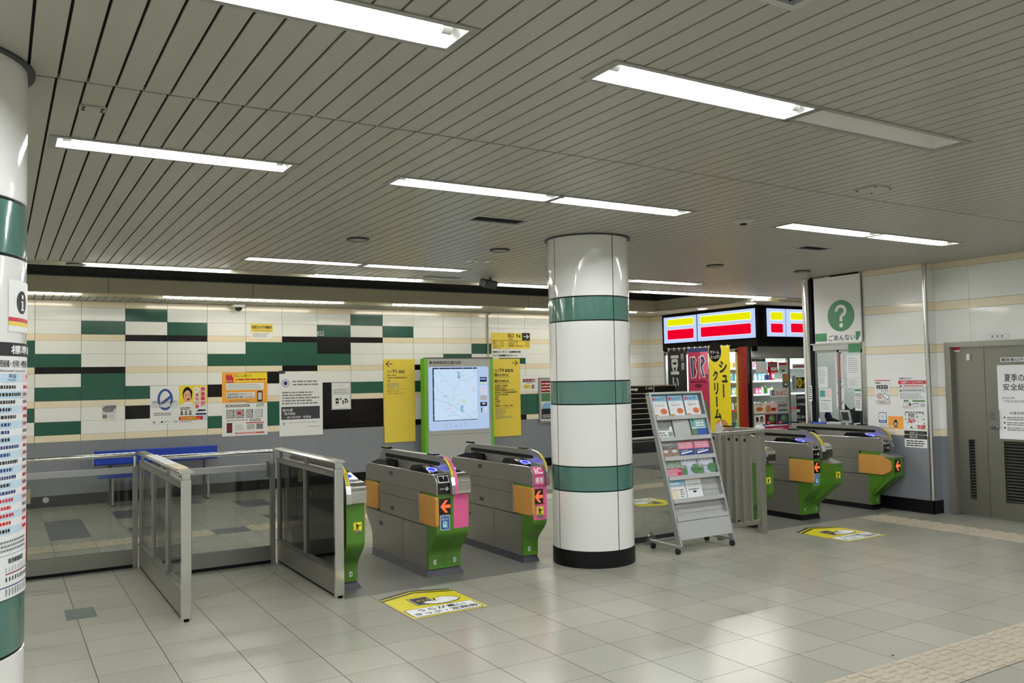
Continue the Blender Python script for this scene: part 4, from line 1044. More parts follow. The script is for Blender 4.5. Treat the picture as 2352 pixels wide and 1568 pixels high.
bl(s.build('map_screen', bd))
s = Sheet((xl + .03, Yb - .001, 1.955), (1, 0, 0), (0, 0, 1), .62, .06, .0012, .0, None); s.TX('東海神駅周辺案内図', 0, 0, 1, 1, 'ink', 1, .01); s.rect(0, -.028, .5, -.02, 'ink_grey', 1); bl(s.build('title', bd))
s = wsheet(1129.5, 823.7, 1194.5, 1001.5, 'sign_yellow', .012)
W_, H_ = s.W, s.H
s.line(W_ * .72, H_ * .944, W_ * .92, H_ * .944, .012, 'ink'); s.line(W_ * .92, H_ * .944, W_ * .82, H_ * .98, .013, 'ink'); s.line(W_ * .92, H_ * .944, W_ * .82, H_ * .908, .013, 'ink')
s.TX('出口', .1, .135, .25, .165, 'ink', 2); s.TX('T4', .26, .125, .42, .17, 'ink', 2, .02)
for i in range(3): s.R(.47 + i * .1, .135, .55 + i * .1, .17, 'ink'); s.E(.51 + i * .1, .152, .02, .008, 'sign_yellow', 2)
for i, tx in ((0, '京成 海神駅 方面'), (1, '東武 船橋駅 方面')):
    s.R(.1, .19 + i * .08, .19, .225 + i * .08, 'ink'); s.E(.145, .207 + i * .08, .022, .008, 'sign_yellow', 2); s.TX(tx, .22, .195 + i * .08, .58, .22 + i * .08, 'ink', 2, .01); s.lines(.22, .228 + i * .08, .7, .24 + i * .08, 1, 'ink_grey')
for i, tx in enumerate(('海神第一保育園', '船橋総合病院', '船橋市保健福祉センター', '船橋港／市民創造船橋会館', '天沼弁天池公園', '海神', '夏見', '本郷町', '山手', '海神町（丁目の一部）')):
    s.TX(tx, .1, .335 + i * .029, min(.1 + .063 * len(tx), .88), .357 + i * .029, 'ink', 2, .01)
s.lines(.1, .63, .8, .78, 11, 'ink_grey', 1, .4, .7)
s.build('exit_sign', None, 'tall yellow exit T4 sign with arrow pointing right, beside the map board', 'sign')
# hanging exit T4 sheet
s = wsheet(1128.4, 764, 1216.8, 821.6, 'paper', .006)
s.R(0, 0, 1, .64, 'sign_yellow'); s.R(.79, 0, 1, .3, 'ink', 2); s.TX('出口', .42, .03, .57, .19, 'ink', 2, .03); s.TX('Exit', .45, .21, .55, .28, 'ink', 2, .02); s.TX('T4', .63, .07, .75, .21, 'ink', 2, .04)
s.line(s.W * .83, s.H * .85, s.W * .965, s.H * .85, .013, 'white_vinyl', 3); s.line(s.W * .965, s.H * .85, s.W * .905, s.H * .93, .013, 'white_vinyl', 3); s.line(s.W * .965, s.H * .85, s.W * .905, s.H * .77, .013, 'white_vinyl', 3)
s.R(.0, .305, 1, .32, 'ink', 2)
for i, (a, b_) in enumerate((('海神３－１７番', '天沼弁天池公園'), ('夏見１～３丁目', '勤労福祉センター'), ('北本町１丁目', '船橋税務／合同総合庁舎'))):
    s.TX(a, .03, .34 + i * .08, .3, .395 + i * .08, 'ink', 2, .02); s.TX(b_, .43, .34 + i * .08, .43 + .035 * len(b_), .395 + i * .08, 'ink', 2, .02); s.lines(.86, .35 + i * .08, .98, .38 + i * .08, 1, 'ink', 2, .7, 0)
s.TX('海神５丁目', .03, .58, .22, .63, 'ink', 2, .02); s.R(.385, .34, .39, .56, 'orange', 2)
s.TX('昭和セレモニー 船橋儀式殿', .03, .72, .75, .80, 'ink', 2, .03); s.TX('セレモ船橋駅北口ホール', .03, .86, .66, .95, 'ink', 2, .03)
s.build('exit_sign', None, 'yellow and white exit T4 sheet with black arrow box, hung above the map board', 'sign')
# mall notice
s = wsheet(1194.8, 862.9, 1235.5, 899); s.R(.14, .2, .84, .39, 'dark_red'); s.TX('イオンモール船橋', .16, .23, .82, .36, 'white_vinyl', 2, .02); s.R(.34, .44, .66, .47, 'ink_grey')
s.R(.18, .56, .58, .8, 'sign_yellow'); s.TX('出口 T4', .26, .6, .5, .76, 'ink', 2); s.R(.64, .58, .8, .8, 'ink'); s.line(s.W * .66, s.H * .31, s.W * .78, s.H * .31, .01, 'white_vinyl', 2); s.line(s.W * .78, s.H * .31, s.W * .73, s.H * .37, .009, 'white_vinyl', 2); s.line(s.W * .78, s.H * .31, s.W * .73, s.H * .25, .009, 'white_vinyl', 2)
s.build('notice', None, 'white notice with dark red title bar and small arrow, left of the tall poster frame', 'notice', GN)
s = wsheet(1236.6, 866.5, 1300, 971, 'alu', .02); s.R(.06, .05, .94, .95, 'paper_grey', 1); s.R(.08, .07, .5, .32, 'dark_red', 2); s.lines(.1, .1, .48, .3, 3, 'pale_pink', 3); s.R(.08, .34, .5, .52, 'green_print', 2)
s.E(.3, .64, .2, .09, 'sky_print', 2); s.R(.08, .68, .5, .9, 'ink', 3); s.lines(.12, .8, .48, .88, 2, 'paper', 4)
s.R(.54, .07, .92, .5, 'pale_blue', 2); s.R(.54, .52, .92, .9, 'cream_print', 2)
s.build('poster_board', None, 'tall aluminium framed poster board half hidden by the round column', 'poster board')
# conduit, camera, sockets, wall fittings
m_ = MB(); m_.tube([(7.745, YW - .02, 2.1), (7.745, YW - .02, 2.86), (7.80, YW - .06, 2.915)], .016, 'plaster_beige', 10); m_.build('conduit', None, 'thin pale conduit running down the wall to the map board', 'conduit')
cm = thing('security_camera', 'small dome security camera at the top of the tiled wall', 'camera', (3.2, 13.42, 2.92))
m_ = MB(); m_.cbox(-.09, -.05, -.05, .09, .12, 0, 'white_paint', .012); m_.build('housing', cm)
m_ = MB(); m_.lathe(0, 0.02, [(.058, -.05), (.055, -.075), (.042, -.098), (.02, -.112), (.001, -.115)], 'black_gloss', 24); m_.build('dome', cm)
m_ = MB(); m_.cbox(.27, YW - .05, .07, .40, YW, .27, 'plaster_beige', .008); m_.build('outlet_box', None, 'cream outlet box low on the back wall beside the left column', 'outlet')
m_ = MB(); m_.prism([(0.585 + .04 * math.cos(2 * PI * i / 20), .105 + .04 * math.sin(2 * PI * i / 20)) for i in range(20)], 'y', YW - .03, YW - .01, 'light_grey'); m_.build('wall_socket', None, 'round grey cover in the black skirting', 'socket')
m_ = MB(); m_.cbox(.10, 9.0, 0, .24, 9.12, .55, 'red', .01); m_.cbox(.12, 9.02, .55, .22, 9.10, .58, 'black_matte', .005); m_.build('extinguisher_box', None, 'narrow red box standing on the floor behind the left column', 'box')

# ---- benches
bn = thing('bench', 'blue two-seat bench with steel legs standing in front of the back wall', 'bench', (2.0, 13.2, 0))
m_ = MB(); m_.cbox(-.80, -.20, .40, .78, .18, .43, 'bench_blue', .01); m_.build('seat', bn)
m_ = MB(); m_.cbox(-.84, .12, .56, .86, .16, .76, 'bench_blue', .012); m_.build('backrest', bn)
for x in (-.845, .86): m_ = MB(); m_.cbox(x - .012, .10, .55, x + .012, .17, .77, 'steel_bright', .003); m_.build('end_cap', bn)
for x in (-.62, .66):
    m_ = MB(); m_.tube([(x, -.16, 0), (x, -.16, .40)], .02, 'steel_bright'); m_.build('leg', bn)
    m_ = MB(); m_.tube([(x, .14, 0), (x, .14, .57)], .02, 'dark_grey'); m_.build('leg', bn)
    m_ = MB(); m_.cbox(x - .02, -.18, 0, x + .02, .18, .02, 'dark_grey', .003); m_.build('foot', bn)

# ================================================================== FLOOR MARKINGS
def floor_sticker(cx, y0, label, flip=False):
    w, h, rf = 0.60, 0.64, 0.115
    o = (cx - w / 2, y0, 0.0012) if not flip else (cx + w / 2, y0, 0.0012)
    s = Sheet(o, (1, 0, 0) if not flip else (-1, 0, 0), (0, 1, 0) if not flip else (0, -1, 0), w, h, 0.0006, 0, None)
    s.pg([(0, 0), (w, 0), (w, h), (w / 2, h + rf), (0, h)], 'sticker_yellow', 0)
    for k, m in ((0.0, 'ink'), (0.035, 'sticker_yellow'), (0.055, 'ink')):
        pass
    for a, b_ in ((0.0, 0.035), (0.06, 0.09)):
        s.pg([(0, h - a), (w / 2, h + rf - a), (w, h - a), (w, h - b_), (w / 2, h + rf - b_), (0, h - b_)], 'ink', 1)
    s.rrect(.02, .02, w - .02, .235, .02, 'ink', 1); s.rrect(.028, .028, w - .028, .227, .016, 'paper', 2)
    s.text('うらが黒い', .11, .135, .50, .205, 'ink', 3, .02); s.text('きっぷ・定期券', .05, .05, .56, .12, 'ink', 3, .02)
    # ticket held by a hand
    s.pg([(.17, .30), (.34, .30), (.34, .52), (.17, .52)], 'ink', 1); s.pg([(.178, .308), (.332, .308), (.332, .512), (.178, .512)], 'white_vinyl', 2); s.pg([(.185, .315), (.325, .315), (.325, .505), (.185, .505)], 'ink', 3)
    for i, ch in enumerate('きっぷ'): s.text(ch, .215 + .035 * (i % 3), .40, .245 + .035 * (i % 3), .44, 'sticker_yellow', 4, .02)
    s.pg([(.23, .36), (.28, .385), (.345, .37), (.36, .44), (.43, .45), (.52, .40), (.545, .33), (.50, .285), (.40, .26), (.30, .27), (.24, .31)], 'ink', 5)
    s.pg([(.24, .358), (.28, .375), (.35, .36), (.37, .43), (.43, .44), (.51, .395), (.535, .33), (.495, .293), (.40, .268), (.305, .278), (.248, .318)], 'white_vinyl', 6)
    s.line(.31, .345, .36, .34, .004, 'ink', 7); s.line(.345, .37, .40, .375, .004, 'ink', 7)
    return s.build('floor_sticker', None, label, 'sticker')
floor_sticker(2.815, 5.525, 'yellow ticket sticker on the floor in front of the gate numbered 4')
floor_sticker(7.53, 5.52, 'yellow ticket sticker on the floor in front of the gate lettered G')
floor_sticker(7.42, 9.10, 'yellow floor sticker seen through the glass partition beyond the gates', True)

def tactile(name, x0, y0, x1, y1, label, kind='bars', along='x'):
    m_ = MB(); m_.box(x0, y0, 0.0006, x1, y1, 0.003, 'tactile')
    nx = round((x1 - x0) / .4); ny = round((y1 - y0) / .4)
    for i in range(nx + 1):
        if 0 < i < nx: m_.box(x0 + i * .4 - .003, y0, .003, x0 + i * .4 + .003, y1, .0035, 'grout')
    for j in range(ny + 1):
        if 0 < j < ny: m_.box(x0, y0 + j * .4 - .003, .003, x1, y0 + j * .4 + .003, .0035, 'grout')
    m_.box(x0 - .004, y0 - .004, 0.0, x1 + .004, y0, .0015, 'grout'); m_.box(x0 - .004, y1, 0.0, x1 + .004, y1 + .004, .0015, 'grout')
    def bump(cx, cy, lx, ly, h=.008):
        t = .35; pts = []
        P = [(-lx, 0), (-lx * .72, -ly), (lx * .72, -ly), (lx, 0), (lx * .72, ly), (-lx * .72, ly)] if lx > ly else [(0, -ly), (lx, -ly * .72), (lx, ly * .72), (0, ly), (-lx, ly * .72), (-lx, -ly * .72)]
        vs = [(cx + a, cy + b, .003) for a, b in P] + [(cx + a * .86, cy + b * .78, .003 + h) for a, b in P]
        m_.add(vs, [(i, (i + 1) % 6, (i + 1) % 6 + 6, i + 6) for i in range(6)] + [tuple(range(6, 12))], 'tactile')
    for i in range(nx):
        for j in range(ny):
            ax, ay = x0 + i * .4, y0 + j * .4
            if kind == 'bumps':
                for r in range(7):
                    for c in range(3): bump(ax + .07 + c * .128 + (.0 if r % 2 else .03) - (.012), ay + .032 + r * .056, .056, .021)
            else:
                for r in range(7):
                    for c in range(3):
                        if along == 'x': bump(ax + .07 + c * .128 + (0 if r % 2 else .03) - .012, ay + .032 + r * .056, .056, .021)
                        else: bump(ax + .032 + r * .056, ay + .07 + c * .128 + (0 if r % 2 else .03) - .012, .021, .056)
    return m_.build(name, None, label, 'tactile paving')
tactile('tactile_paving', 3.7, 2.715, 8.5, 3.115, 'raised beige tactile strip crossing the bottom right corner of the floor')
tactile('tactile_paving', 8.5, 2.715, 8.9, 6.315, 'raised beige tactile strip leading along the right wall past the steel door', 'bars', 'y')
tactile('tactile_paving', -2.7, 9.85, 2.1, 10.25, 'raised tactile strip beyond the glass barriers at the left')
tactile('tactile_paving', 2.5, 9.85, 10.1, 10.25, 'raised tactile strip beyond the ticket gates')
m_ = MB(); m_.box(.44, 6.94, 0, .632, 7.26, .0015, 'floor_plate'); m_.box(.437, 6.937, 0, .635, 7.263, .0008, 'grout'); m_.build('floor_hatch', None, 'small dark rectangular floor plate near the left column', 'floor plate')
m_ = MB(); p = at_z(2051, 1505); m_.add([(p.x - .012, p.y, .001), (p.x + .004, p.y - .01, .001), (p.x + .012, p.y + .004, .001), (p.x, p.y + .012, .001), (p.x, p.y, .007)], [(0, 1, 4), (1, 2, 4), (2, 3, 4), (3, 0, 4), (3, 2, 1, 0)], 'ink'); m_.build('crumb', None, 'tiny black scrap lying on the floor near the bottom right', 'litter')

# ================================================================== RIGHT PIER NOTICES
GP = 'notices on the tiled pier at the right'
def ssheet(x0, y0, x1, y1, base='paper', th=.0012, X=XO, lift=.0015, edge=None):
    o, u, v, w, h = side_px(x0, y0, x1, y1, X, lift); return Sheet(o, u, v, w, h, .0008, th, base, edge)
s = ssheet(2010, 872.5, 2045, 926); s.R(0, 0, 1, .035, 'red'); s.TX('駅事務の', .06, .09, .42, .16, 'ink', 2, .02); s.rrect(s.W * .12, s.H * .62, s.W * .85, s.H * .78, .006, 'ink', 1)
s.TX('エキタグ', .17, .24, .8, .36, 'white_vinyl', 2, .02); s.TX('はこちら', .42, .42, .88, .49, 'ink', 2, .02)
for a in (.1, .26): s.PG([(a, .69), (a + .16, .56), (a + .2, .58), (a + .06, .69), (a + .2, .80), (a + .16, .82)], 'red', 2)
s.PG([(.42, .64), (.60, .62), (.58, .55), (.64, .54), (.78, .62), (.92, .64), (.92, .80), (.78, .84), (.62, .80), (.58, .72), (.42, .70)], 'ink', 2); s.PG([(.44, .655), (.62, .635), (.61, .57), (.66, .57), (.78, .64), (.90, .655), (.90, .78), (.78, .82), (.64, .78), (.6, .69), (.44, .685)], 'white_vinyl', 3)
s.build('notice', None, 'white notice with red double chevrons and a pointing hand', 'notice', GP)
s = ssheet(2012, 919, 2044, 927, 'cream_print', lift=.004); s.R(.03, .1, .97, .9, 'paper'); s.TX('有効期限切れ', .15, .2, .85, .8, 'ink', 2); s.build('label_strip', None, 'thin framed label right under the pointing hand notice', 'label', GP)
s = ssheet(2063.5, 865, 2126.5, 888.5); s.TX('東京観光おすすめパス', .04, .05, .5, .26, 'navy', 2, .01); s.R(0, .36, 1, .72, 'red'); s.TX('大好評フリーエリア外です', .1, .42, .92, .66, 'white_vinyl', 2, .02); s.PG([(.04, .96), (.14, .96), (.09, .78)], 'ink', 2); s.lines(.2, .8, .94, .94, 1, 'red', 2, .6, .1)
s.build('notice', None, 'white notice with a broad red bar, topmost at the pier corner', 'notice', GP)
s = ssheet(2064.5, 891, 2128.5, 940); s.PG([(.05, .16), (.13, .16), (.09, .07)], 'ink', 2); s.R(.02, .02, .98, .2, 'paper_grey'); s.lines(.16, .06, .95, .14, 1, 'ink_grey', 2); s.lines(.05, .24, .95, .52, 5, 'ink_grey', 2, .4, .3)
s.R(.18, .56, .36, .64, 'green_print', 2); s.R(.5, .56, .95, .64, 'green_print', 2); s.R(.16, .7, .34, .88, 'ink_grey', 2); s.R(.17, .72, .33, .86, 'paper', 3); s.R(.54, .7, .72, .88, 'ink_grey', 2); s.R(.55, .74, .71, .86, 'paper', 3)
s.E(.40, .68, .018, .025, 'ink', 2); s.PG([(.37, .72), (.43, .72), (.44, .88), (.41, .8), (.37, .88)], 'ink', 2); s.line(s.W * .44, s.H * .22, s.W * .52, s.H * .22, .008, 'ink', 2); s.R(.78, .7, .94, .88, 'ink_pale', 2); s.lines(.1, .91, .6, .95, 1, 'red', 2)
s.build('notice', None, 'white printed notice with a walking figure between two gates', 'notice', GP)
s = ssheet(2075, 943.5, 2128.5, 989); random.seed(5)
for i in range(60):
    a, b_ = random.uniform(.05, .9), random.uniform(.08, .9); l = random.uniform(.03, .09); s.PG([(a, b_), (a + l, b_ + random.uniform(-.06, .06)), (a + l * .6, b_ + .06)], random.choice(['ink', 'photo_grey', 'ink_grey']), 1)
s.TX('あなたの行為は', .1, .02, .9, .12, 'ink', 3, .02); s.TX('不正', .22, .15, .5, .33, 'ink', 3, .02); s.TX('強行', .22, .42, .52, .6, 'red', 3, .03); s.TX('犯罪', .62, .70, .95, .9, 'red', 3, .03)
s.build('notice', None, 'busy black sketch notice with red characters on the pier', 'notice', GP)
s = ssheet(2077.5, 989.5, 2129, 997.5, 'ink'); s.TX('改札口', .25, .2, .6, .85, 'paper', 1); s.lines(.66, .3, .92, .8, 1, 'ink_grey'); s.build('label_strip', None, 'upper of two black label strips below the sketch notice', 'label', GP)
s = ssheet(2077.5, 999, 2129, 1007, 'ink'); s.TX('駅社員', .25, .2, .6, .85, 'paper', 1); s.lines(.66, .3, .92, .8, 1, 'ink_grey'); s.build('label_strip', None, 'lower of two black label strips below the sketch notice', 'label', GP)
s = ssheet(2078.5, 1008, 2130, 1027.5); s.lines(.08, .12, .94, .9, 3, 'ink', 1, .5, .3); s.build('notice', None, 'white slip with three lines of print below the black label strips', 'notice', GP)
s = ssheet(2019, 946.5, 2037, 981); s.rrect(0, s.H * .3, s.W, s.H, .012, 'blue_print', 1); s.rrect(.006, s.H * .48, s.W - .006, s.H - .008, .006, 'paper', 2); s.E(.5, .3, .25, .12, 'pale_blue', 3)
for a in (.25, .5, .75): s.E(a, .61, .08, .035, 'white_vinyl', 2)
s.lines(.08, .75, .92, .96, 3, 'ink_pale', 2); s.build('notice', None, 'small notice with a blue rounded frame on the pier', 'notice', GP)
s = ssheet(2040.5, 955.5, 2075, 983.5, 'orange'); s.E(.5, .6, .14, .2, 'ink', 1); s.E(.5, .62, .09, .13, 'light_grey', 2); s.R(.4, .3, .6, .46, 'ink', 1); s.R(.36, .84, .64, .9, 'ink', 1); s.R(.06, .82, .38, .92, 'pale_pink', 2); s.lines(.15, .08, .9, .2, 1, 'pink', 1)
s.build('notice', None, 'orange notice with a round grey emblem on the pier', 'notice', GP)
# room plate, door notices
s = ssheet(2264.5, 766.3, 2317.3, 777.8, 'paper_grey', .004, XD); s.R(.02, .08, .98, .92, 'paper', 1)
for a, ch in ((.26, '駅'), (.48, '務'), (.68, '室')): s.TX(ch, a, .25, a + .1, .78, 'ink', 2, .01)
s.build('room_plate', None, 'small white room name plate above the steel door', 'sign')
s = ssheet(2297.5, 819.5, 2400, 830, 'paper', .003, XL); s.TX('関係者以外立入禁止', .03, .1, .97, .9, 'ink', 2, .02); s.build('sign_plate', None, 'white strip sign on the steel door, above the big notice', 'sign')
o, u, v, w, h = side_px(2293.5, 837, 2420, 1010, XL, .0015); s = Sheet(o, u, v, w, h, .0008, .0012, 'paper')
s.TX('夏季の', .13, .12, .50, .225, 'ink', 2, .01); s.TX('安全総点検', .10, .25, .80, .345, 'ink', 2, .01); s.TX('2025年', .07, .43, .32, .46, 'ink', 2); s.TX('7月20日(日)～', .1, .475, .6, .512, 'ink', 2)
s.TX('北習志野駅務管区', .2, .63, .75, .665, 'ink', 2)
for i, b_ in enumerate((.7, .77, .84)): s.R(.09, b_, .12, b_ + .02, 'ink', 2); s.lines(.15, b_ - .005, .9, b_ + .05, 2, 'ink_grey', 2, .5, .4)
s.TX('営業地域', .45, .94, .8, .97, 'ink', 2)
s.build('door_notice', None, 'large white safety notice taped to the steel door', 'notice')
s = ssheet(2191, 796.5, 2205, 807, 'red', .002, XL); s.R(0, .75, 1, 1, 'paper'); s.build('sticker', None, 'small red sticker in the top corner of the steel door', 'sticker')
p = at_x(2225, 822, XL); m_ = MB(); m_.cbox(XL - .02, p.y - .02, p.z - .03, XL, p.y + .02, p.z + .05, 'white_paint', .004); m_.build('sensor_box', None, 'small white sensor box high on the steel door', 'sensor')
s = ssheet(2275, 956.5, 2297, 963, 'sticker_yellow', .002, XL); s.TX('電気錠', .15, .15, .85, .85, 'ink', 2, .02); s.build('label_strip', None, 'yellow label strip above the door keypad', 'label')

# ================================================================== TICKET OFFICE WINDOW
yW0, yW1 = YJ, 7.63
w_ = MB(); w_.box(XO, yW0, 0, XO + .12, 7.64, .955, 'tile_grey'); w_.box(XO + .05, yW0, 2.08, XO + .12, 7.64, H, 'white_paint'); w_.build('wall_office_front', kind='structure')
w_ = MB(); w_.box(XO + .06, 7.75, 0, 13.0, 7.83, H, 'white_paint'); w_.box(12.9, 5.0, 0, 13.0, 7.8, H, 'white_paint'); w_.box(9.95, 5.0, 0, 13.0, 5.1, H, 'white_paint'); w_.build('wall_office_inner', kind='structure')
st = thing('station_office_window', 'ticket office window under the green question mark sign', 'window', (XO, 7.25, 0))
def ol(o): o.location = -Vector(st.location); return o
m_ = MB(); m_.cbox(XO - .10, yW0, .955, XO + .30, 7.64, .985, 'steel_flat', .006); ol(m_.build('counter', st))
m_ = MB(); m_.box(XO - .02, yW0, 1.98, XO + .08, 7.64, 2.06, 'light_grey'); m_.box(XO - .03, yW0, 2.055, XO + .08, 7.64, 2.075, 'steel_bright'); ol(m_.build('shutter_box', st))
m_ = MB(); 
for y in (yW0, 7.22, 7.60): m_.box(XO, y, .98, XO + .05, y + .03, 1.98, 'steel')
m_.box(XO, yW0, 1.95, XO + .05, 7.62, 1.98, 'steel'); ol(m_.build('window_frame', st))
m_ = MB(); m_.box(XO + .02, yW0 + .03, .99, XO + .026, 7.22, 1.95, 'glass_clear'); ol(m_.build('glass_pane', st))
m_ = MB(); m_.box(XO + .02, 7.25, .99, XO + .026, 7.60, 1.95, 'glass_clear'); ol(m_.build('glass_pane', st))
s = ssheet(1949, 789, 1977, 809, 'office_green', .003, XO - .02); s.build('green_plate', None, 'small dark green plate on the shutter box of the office window', 'sign')
# sign
s = ssheet(1870, 634, 1976, 786.5, 'white_vinyl', .025, XO - .045, -.025)
Q = lambda x, y: ((at_x(x, y, XO - .045).y), at_x(x, y, XO - .045).z)
cy, cz = Q(1931.3, 724.7); yo = s.o.y
s.ell(yo - cy, cz - s.o.z, .205, .205, 'office_green', 1, 48); qx, qz = yo - cy, cz - s.o.z; s.ring(qx, qz + .062, .088, .082, .043, 'white_vinyl', 2, 32, math.radians(185), math.radians(-62)); s.pg([(qx + .0, qz - .012), (qx + .042, qz - .012), (qx + .055, qz + .018), (qx + .02, qz + .035), (qx - .022, qz - .02), (qx - .022, qz - .075), (qx + .022, qz - .075), (qx + .022, qz - .02)], 'white_vinyl', 2.2); s.ell(qx, qz - .125, .029, .029, 'white_vinyl', 2)
ya_, za_ = Q(1904, 783.5); yb_, zb_ = Q(1964, 764)
s.text('ごあんない', yo - ya_, za_ - s.o.z, yo - yb_, zb_ - s.o.z - .01, 'ink', 2, .01)
y1, z1 = Q(1873, 785); y2, z2 = Q(1899, 765); s.rect(yo - y1, z1 - s.o.z, yo - y2, z2 - s.o.z, 'office_green', 1)
y1, z1 = Q(1966, 781); y2, z2 = Q(1976, 760); s.pg([(yo - y1, z1 - s.o.z), (yo - y1, z2 - s.o.z), (yo - y2, z2 - s.o.z), (yo - y2, z1 - s.o.z + .07), (yo - y1 + .03, z1 - s.o.z)], 'office_green', 1)
s.build('guidance_sign', None, 'white help sign with a green question mark above the office window', 'sign')
m_ = MB(); m_.box(XO - .02, 6.90, 2.925, XO + .04, 7.30, 2.962, 'black_matte'); m_.build('sign_bracket', None, 'black bracket on top of the green question mark sign', 'bracket')
m_ = MB(); m_.tube([(XO - .01, 7.69, 0), (XO - .01, 7.69, H)], .042, 'steel_bright', 24); m_.tube([(XO - .01, 7.69, H - .02), (XO - .01, 7.69, H - .002)], .07, 'steel_bright', 24); m_.box(XO - .02, 7.61, .96, XO + .04, 7.65, H, 'black_matte')
m_.build('steel_post', None, 'polished round steel post at the corner of the ticket office', 'post')
s = ssheet(1857.5, 886, 1865.5, 921, 'paper', .001, XO - .053, .0); s.lines(.1, .05, .9, .9, 6, 'ink', 1, .5, .2); s.build('notice', None, 'narrow white notice stuck on the polished steel post', 'notice')
# papers on the office window glass
GO = 'papers stuck on the ticket office window'
for (x0, y0, x1, y1, lb, deco) in ((1879, 842.5, 1901, 890.5, 'white sheet at the left of the office window, upper one', 0), (1882, 892, 1911, 946, 'white sheet with colour pictures at the lower left of the office window', 1),
                                   (1918.5, 812, 1935.5, 870, 'pinkish blank sheet at the top centre of the office window', 2), (1921, 870.5, 1939, 940, 'white sheet with diagonal stripes at the centre of the office window', 3),
                                   (1944.5, 815, 1978, 868, 'large white sheet at the top right of the office window', 0), (1946.5, 869.5, 1979, 890, 'small white sheet at the middle right of the office window', 0), (1963.5, 892, 1981.5, 943, 'tall leaflet with green top at the lower right of the office window', 4)):
    s = ssheet(x0, y0, min(x1, 1979), y1, 'paper', .001, XO + .018, .0)
    if deco == 0: s.lines(.12, .1, .88, .8, 8, 'ink_pale', 1, .4, .4)
    if deco == 1: s.R(.08, .08, .48, .36, 'teal_print'); s.R(.55, .08, .92, .36, 'pale_pink'); s.R(.2, .5, .9, .52, 'navy'); s.lines(.12, .6, .88, .92, 5, 'ink_pale')
    if deco == 2: s.R(0, 0, 1, 1, 'pale_pink'); s.R(.05, .8, .95, .84, 'paper_grey', 2)
    if deco == 3: s.R(.1, .05, .8, .1, 'sky_print'); s.PG([(.1, .46), (.95, .18), (.98, .2), (.2, .48)], 'photo_grey'); s.PG([(.1, .95), (.95, .7), (.98, .73), (.2, .98)], 'ink_grey')
    if deco == 4: s.R(.05, .03, .95, .12, 'office_green'); s.R(.05, .2, .95, .38, 'ink_pale'); s.R(.1, .43, .95, .45, 'red'); s.lines(.1, .5, .9, .9, 6, 'ink_grey')
    s.build('window_paper', None, lb, 'paper', GO)
# behind the glass
m_ = MB(); m_.box(10.2, 5.2, 0, 10.9, 7.5, .74, 'light_grey'); m_.build('desk', None, 'grey desk inside the ticket office', 'desk')
ch = thing('office_chair', 'black office chair seen through the ticket office window', 'chair', (9.86, 7.40, 0))
m_ = MB(); m_.prism([(-.22, 1.0), (.22, 1.0), (.21, 1.22), (.17, 1.27), (.10, 1.20), (0, 1.17), (-.10, 1.20), (-.17, 1.27), (-.21, 1.22)], 'y', -.03, .03, 'black_matte'); m_.build('backrest', ch)
m_ = MB(); m_.cbox(-.22, -.25, .52, .22, .2, .6, 'black_matte', .02); m_.build('seat', ch)
m_ = MB(); m_.tube([(0, 0, .05), (0, 0, .52)], .03, 'dark_grey'); m_.tube([(0, .0, .58), (0, 0, 1.02)], .02, 'dark_grey'); m_.build('stem', ch)
for i in range(5):
    a = i * 2 * PI / 5; m_ = MB(); m_.tube([(0, 0, .08), (.26 * math.cos(a), .26 * math.sin(a), .05)], .018, 'dark_grey'); m_.tube([(.26 * math.cos(a), .26 * math.sin(a) - .02, .03), (.26 * math.cos(a), .26 * math.sin(a) + .02, .03)], .03, 'rubber', 10); m_.build('leg', ch)
m_ = MB(); m_.prism([(7.17, .986), (7.50, .986), (7.54, 1.10), (7.52, 1.17), (7.49, 1.16), (7.45, 1.08), (7.34, 1.05), (7.24, 1.09), (7.20, 1.16), (7.16, 1.17)], 'x', 9.48, 9.53, 'black_matte'); m_.build('black_stand', None, 'black curved stand on the counter just behind the office window glass', 'stand')
m_ = MB(); m_.cbox(XO - .09, 7.40, .985, XO + .0, 7.60, 1.03, 'tray_blue', .004); m_.build('coin_tray', None, 'blue tray on the office window counter', 'tray')
m_ = MB(); m_.cbox(XO - .09, 7.16, .985, XO + .0, 7.38, 1.04, 'light_grey', .006); m_.build('paper_tray', None, 'pale grey tray beside the blue tray on the office counter', 'tray')
m_ = MB(); m_.tube([(XO - .04, 7.52, 1.03), (XO - .04, 7.52, 1.075)], .016, 'white_paint', 14); m_.tube([(XO - .04, 7.52, 1.075), (XO - .04, 7.52, 1.088)], .010, 'light_grey', 12); m_.build('small_bottle', None, 'tiny white bottle standing in the blue tray', 'bottle')
mo = thing('customer_display', 'white tilted card payment display on the office counter', 'display', (XO - .04, 7.08, .985))
m_ = MB(T_ := Matrix.Rotation(-.25, 4, 'Y')); m_.cbox(-.02, -.07, .05, .01, .07, .22, 'light_grey', .006); m_.build('casing', mo)
m_ = MB(T_); m_.box(-.023, -.05, .09, -.02, .05, .20, 'dark_grey'); m_.build('screen', mo)
m_ = MB(); m_.prism([(-.04, 0), (.04, 0), (.015, .08), (-.015, .08)], 'y', -.02, .02, 'light_grey'); m_.build('stand', mo)
m_ = MB(); m_.cbox(9.62, 6.90, .985, 9.9, 7.1, 1.28, 'dark_grey', .01); m_.prism([(9.60, 1.0), (9.66, 1.0), (9.62, 1.2), (9.6, 1.2)], 'y', 6.9, 7.05, 'black_gloss'); m_.build('office_terminal', None, 'dark ticket terminal behind the right pane of the office window', 'machine')
m_ = MB(); m_.cbox(10.4, 6.9, .74, 10.5, 7.3, 1.5, 'black_matte', .01); m_.build('office_monitor', None, 'black monitor standing inside the ticket office', 'monitor')
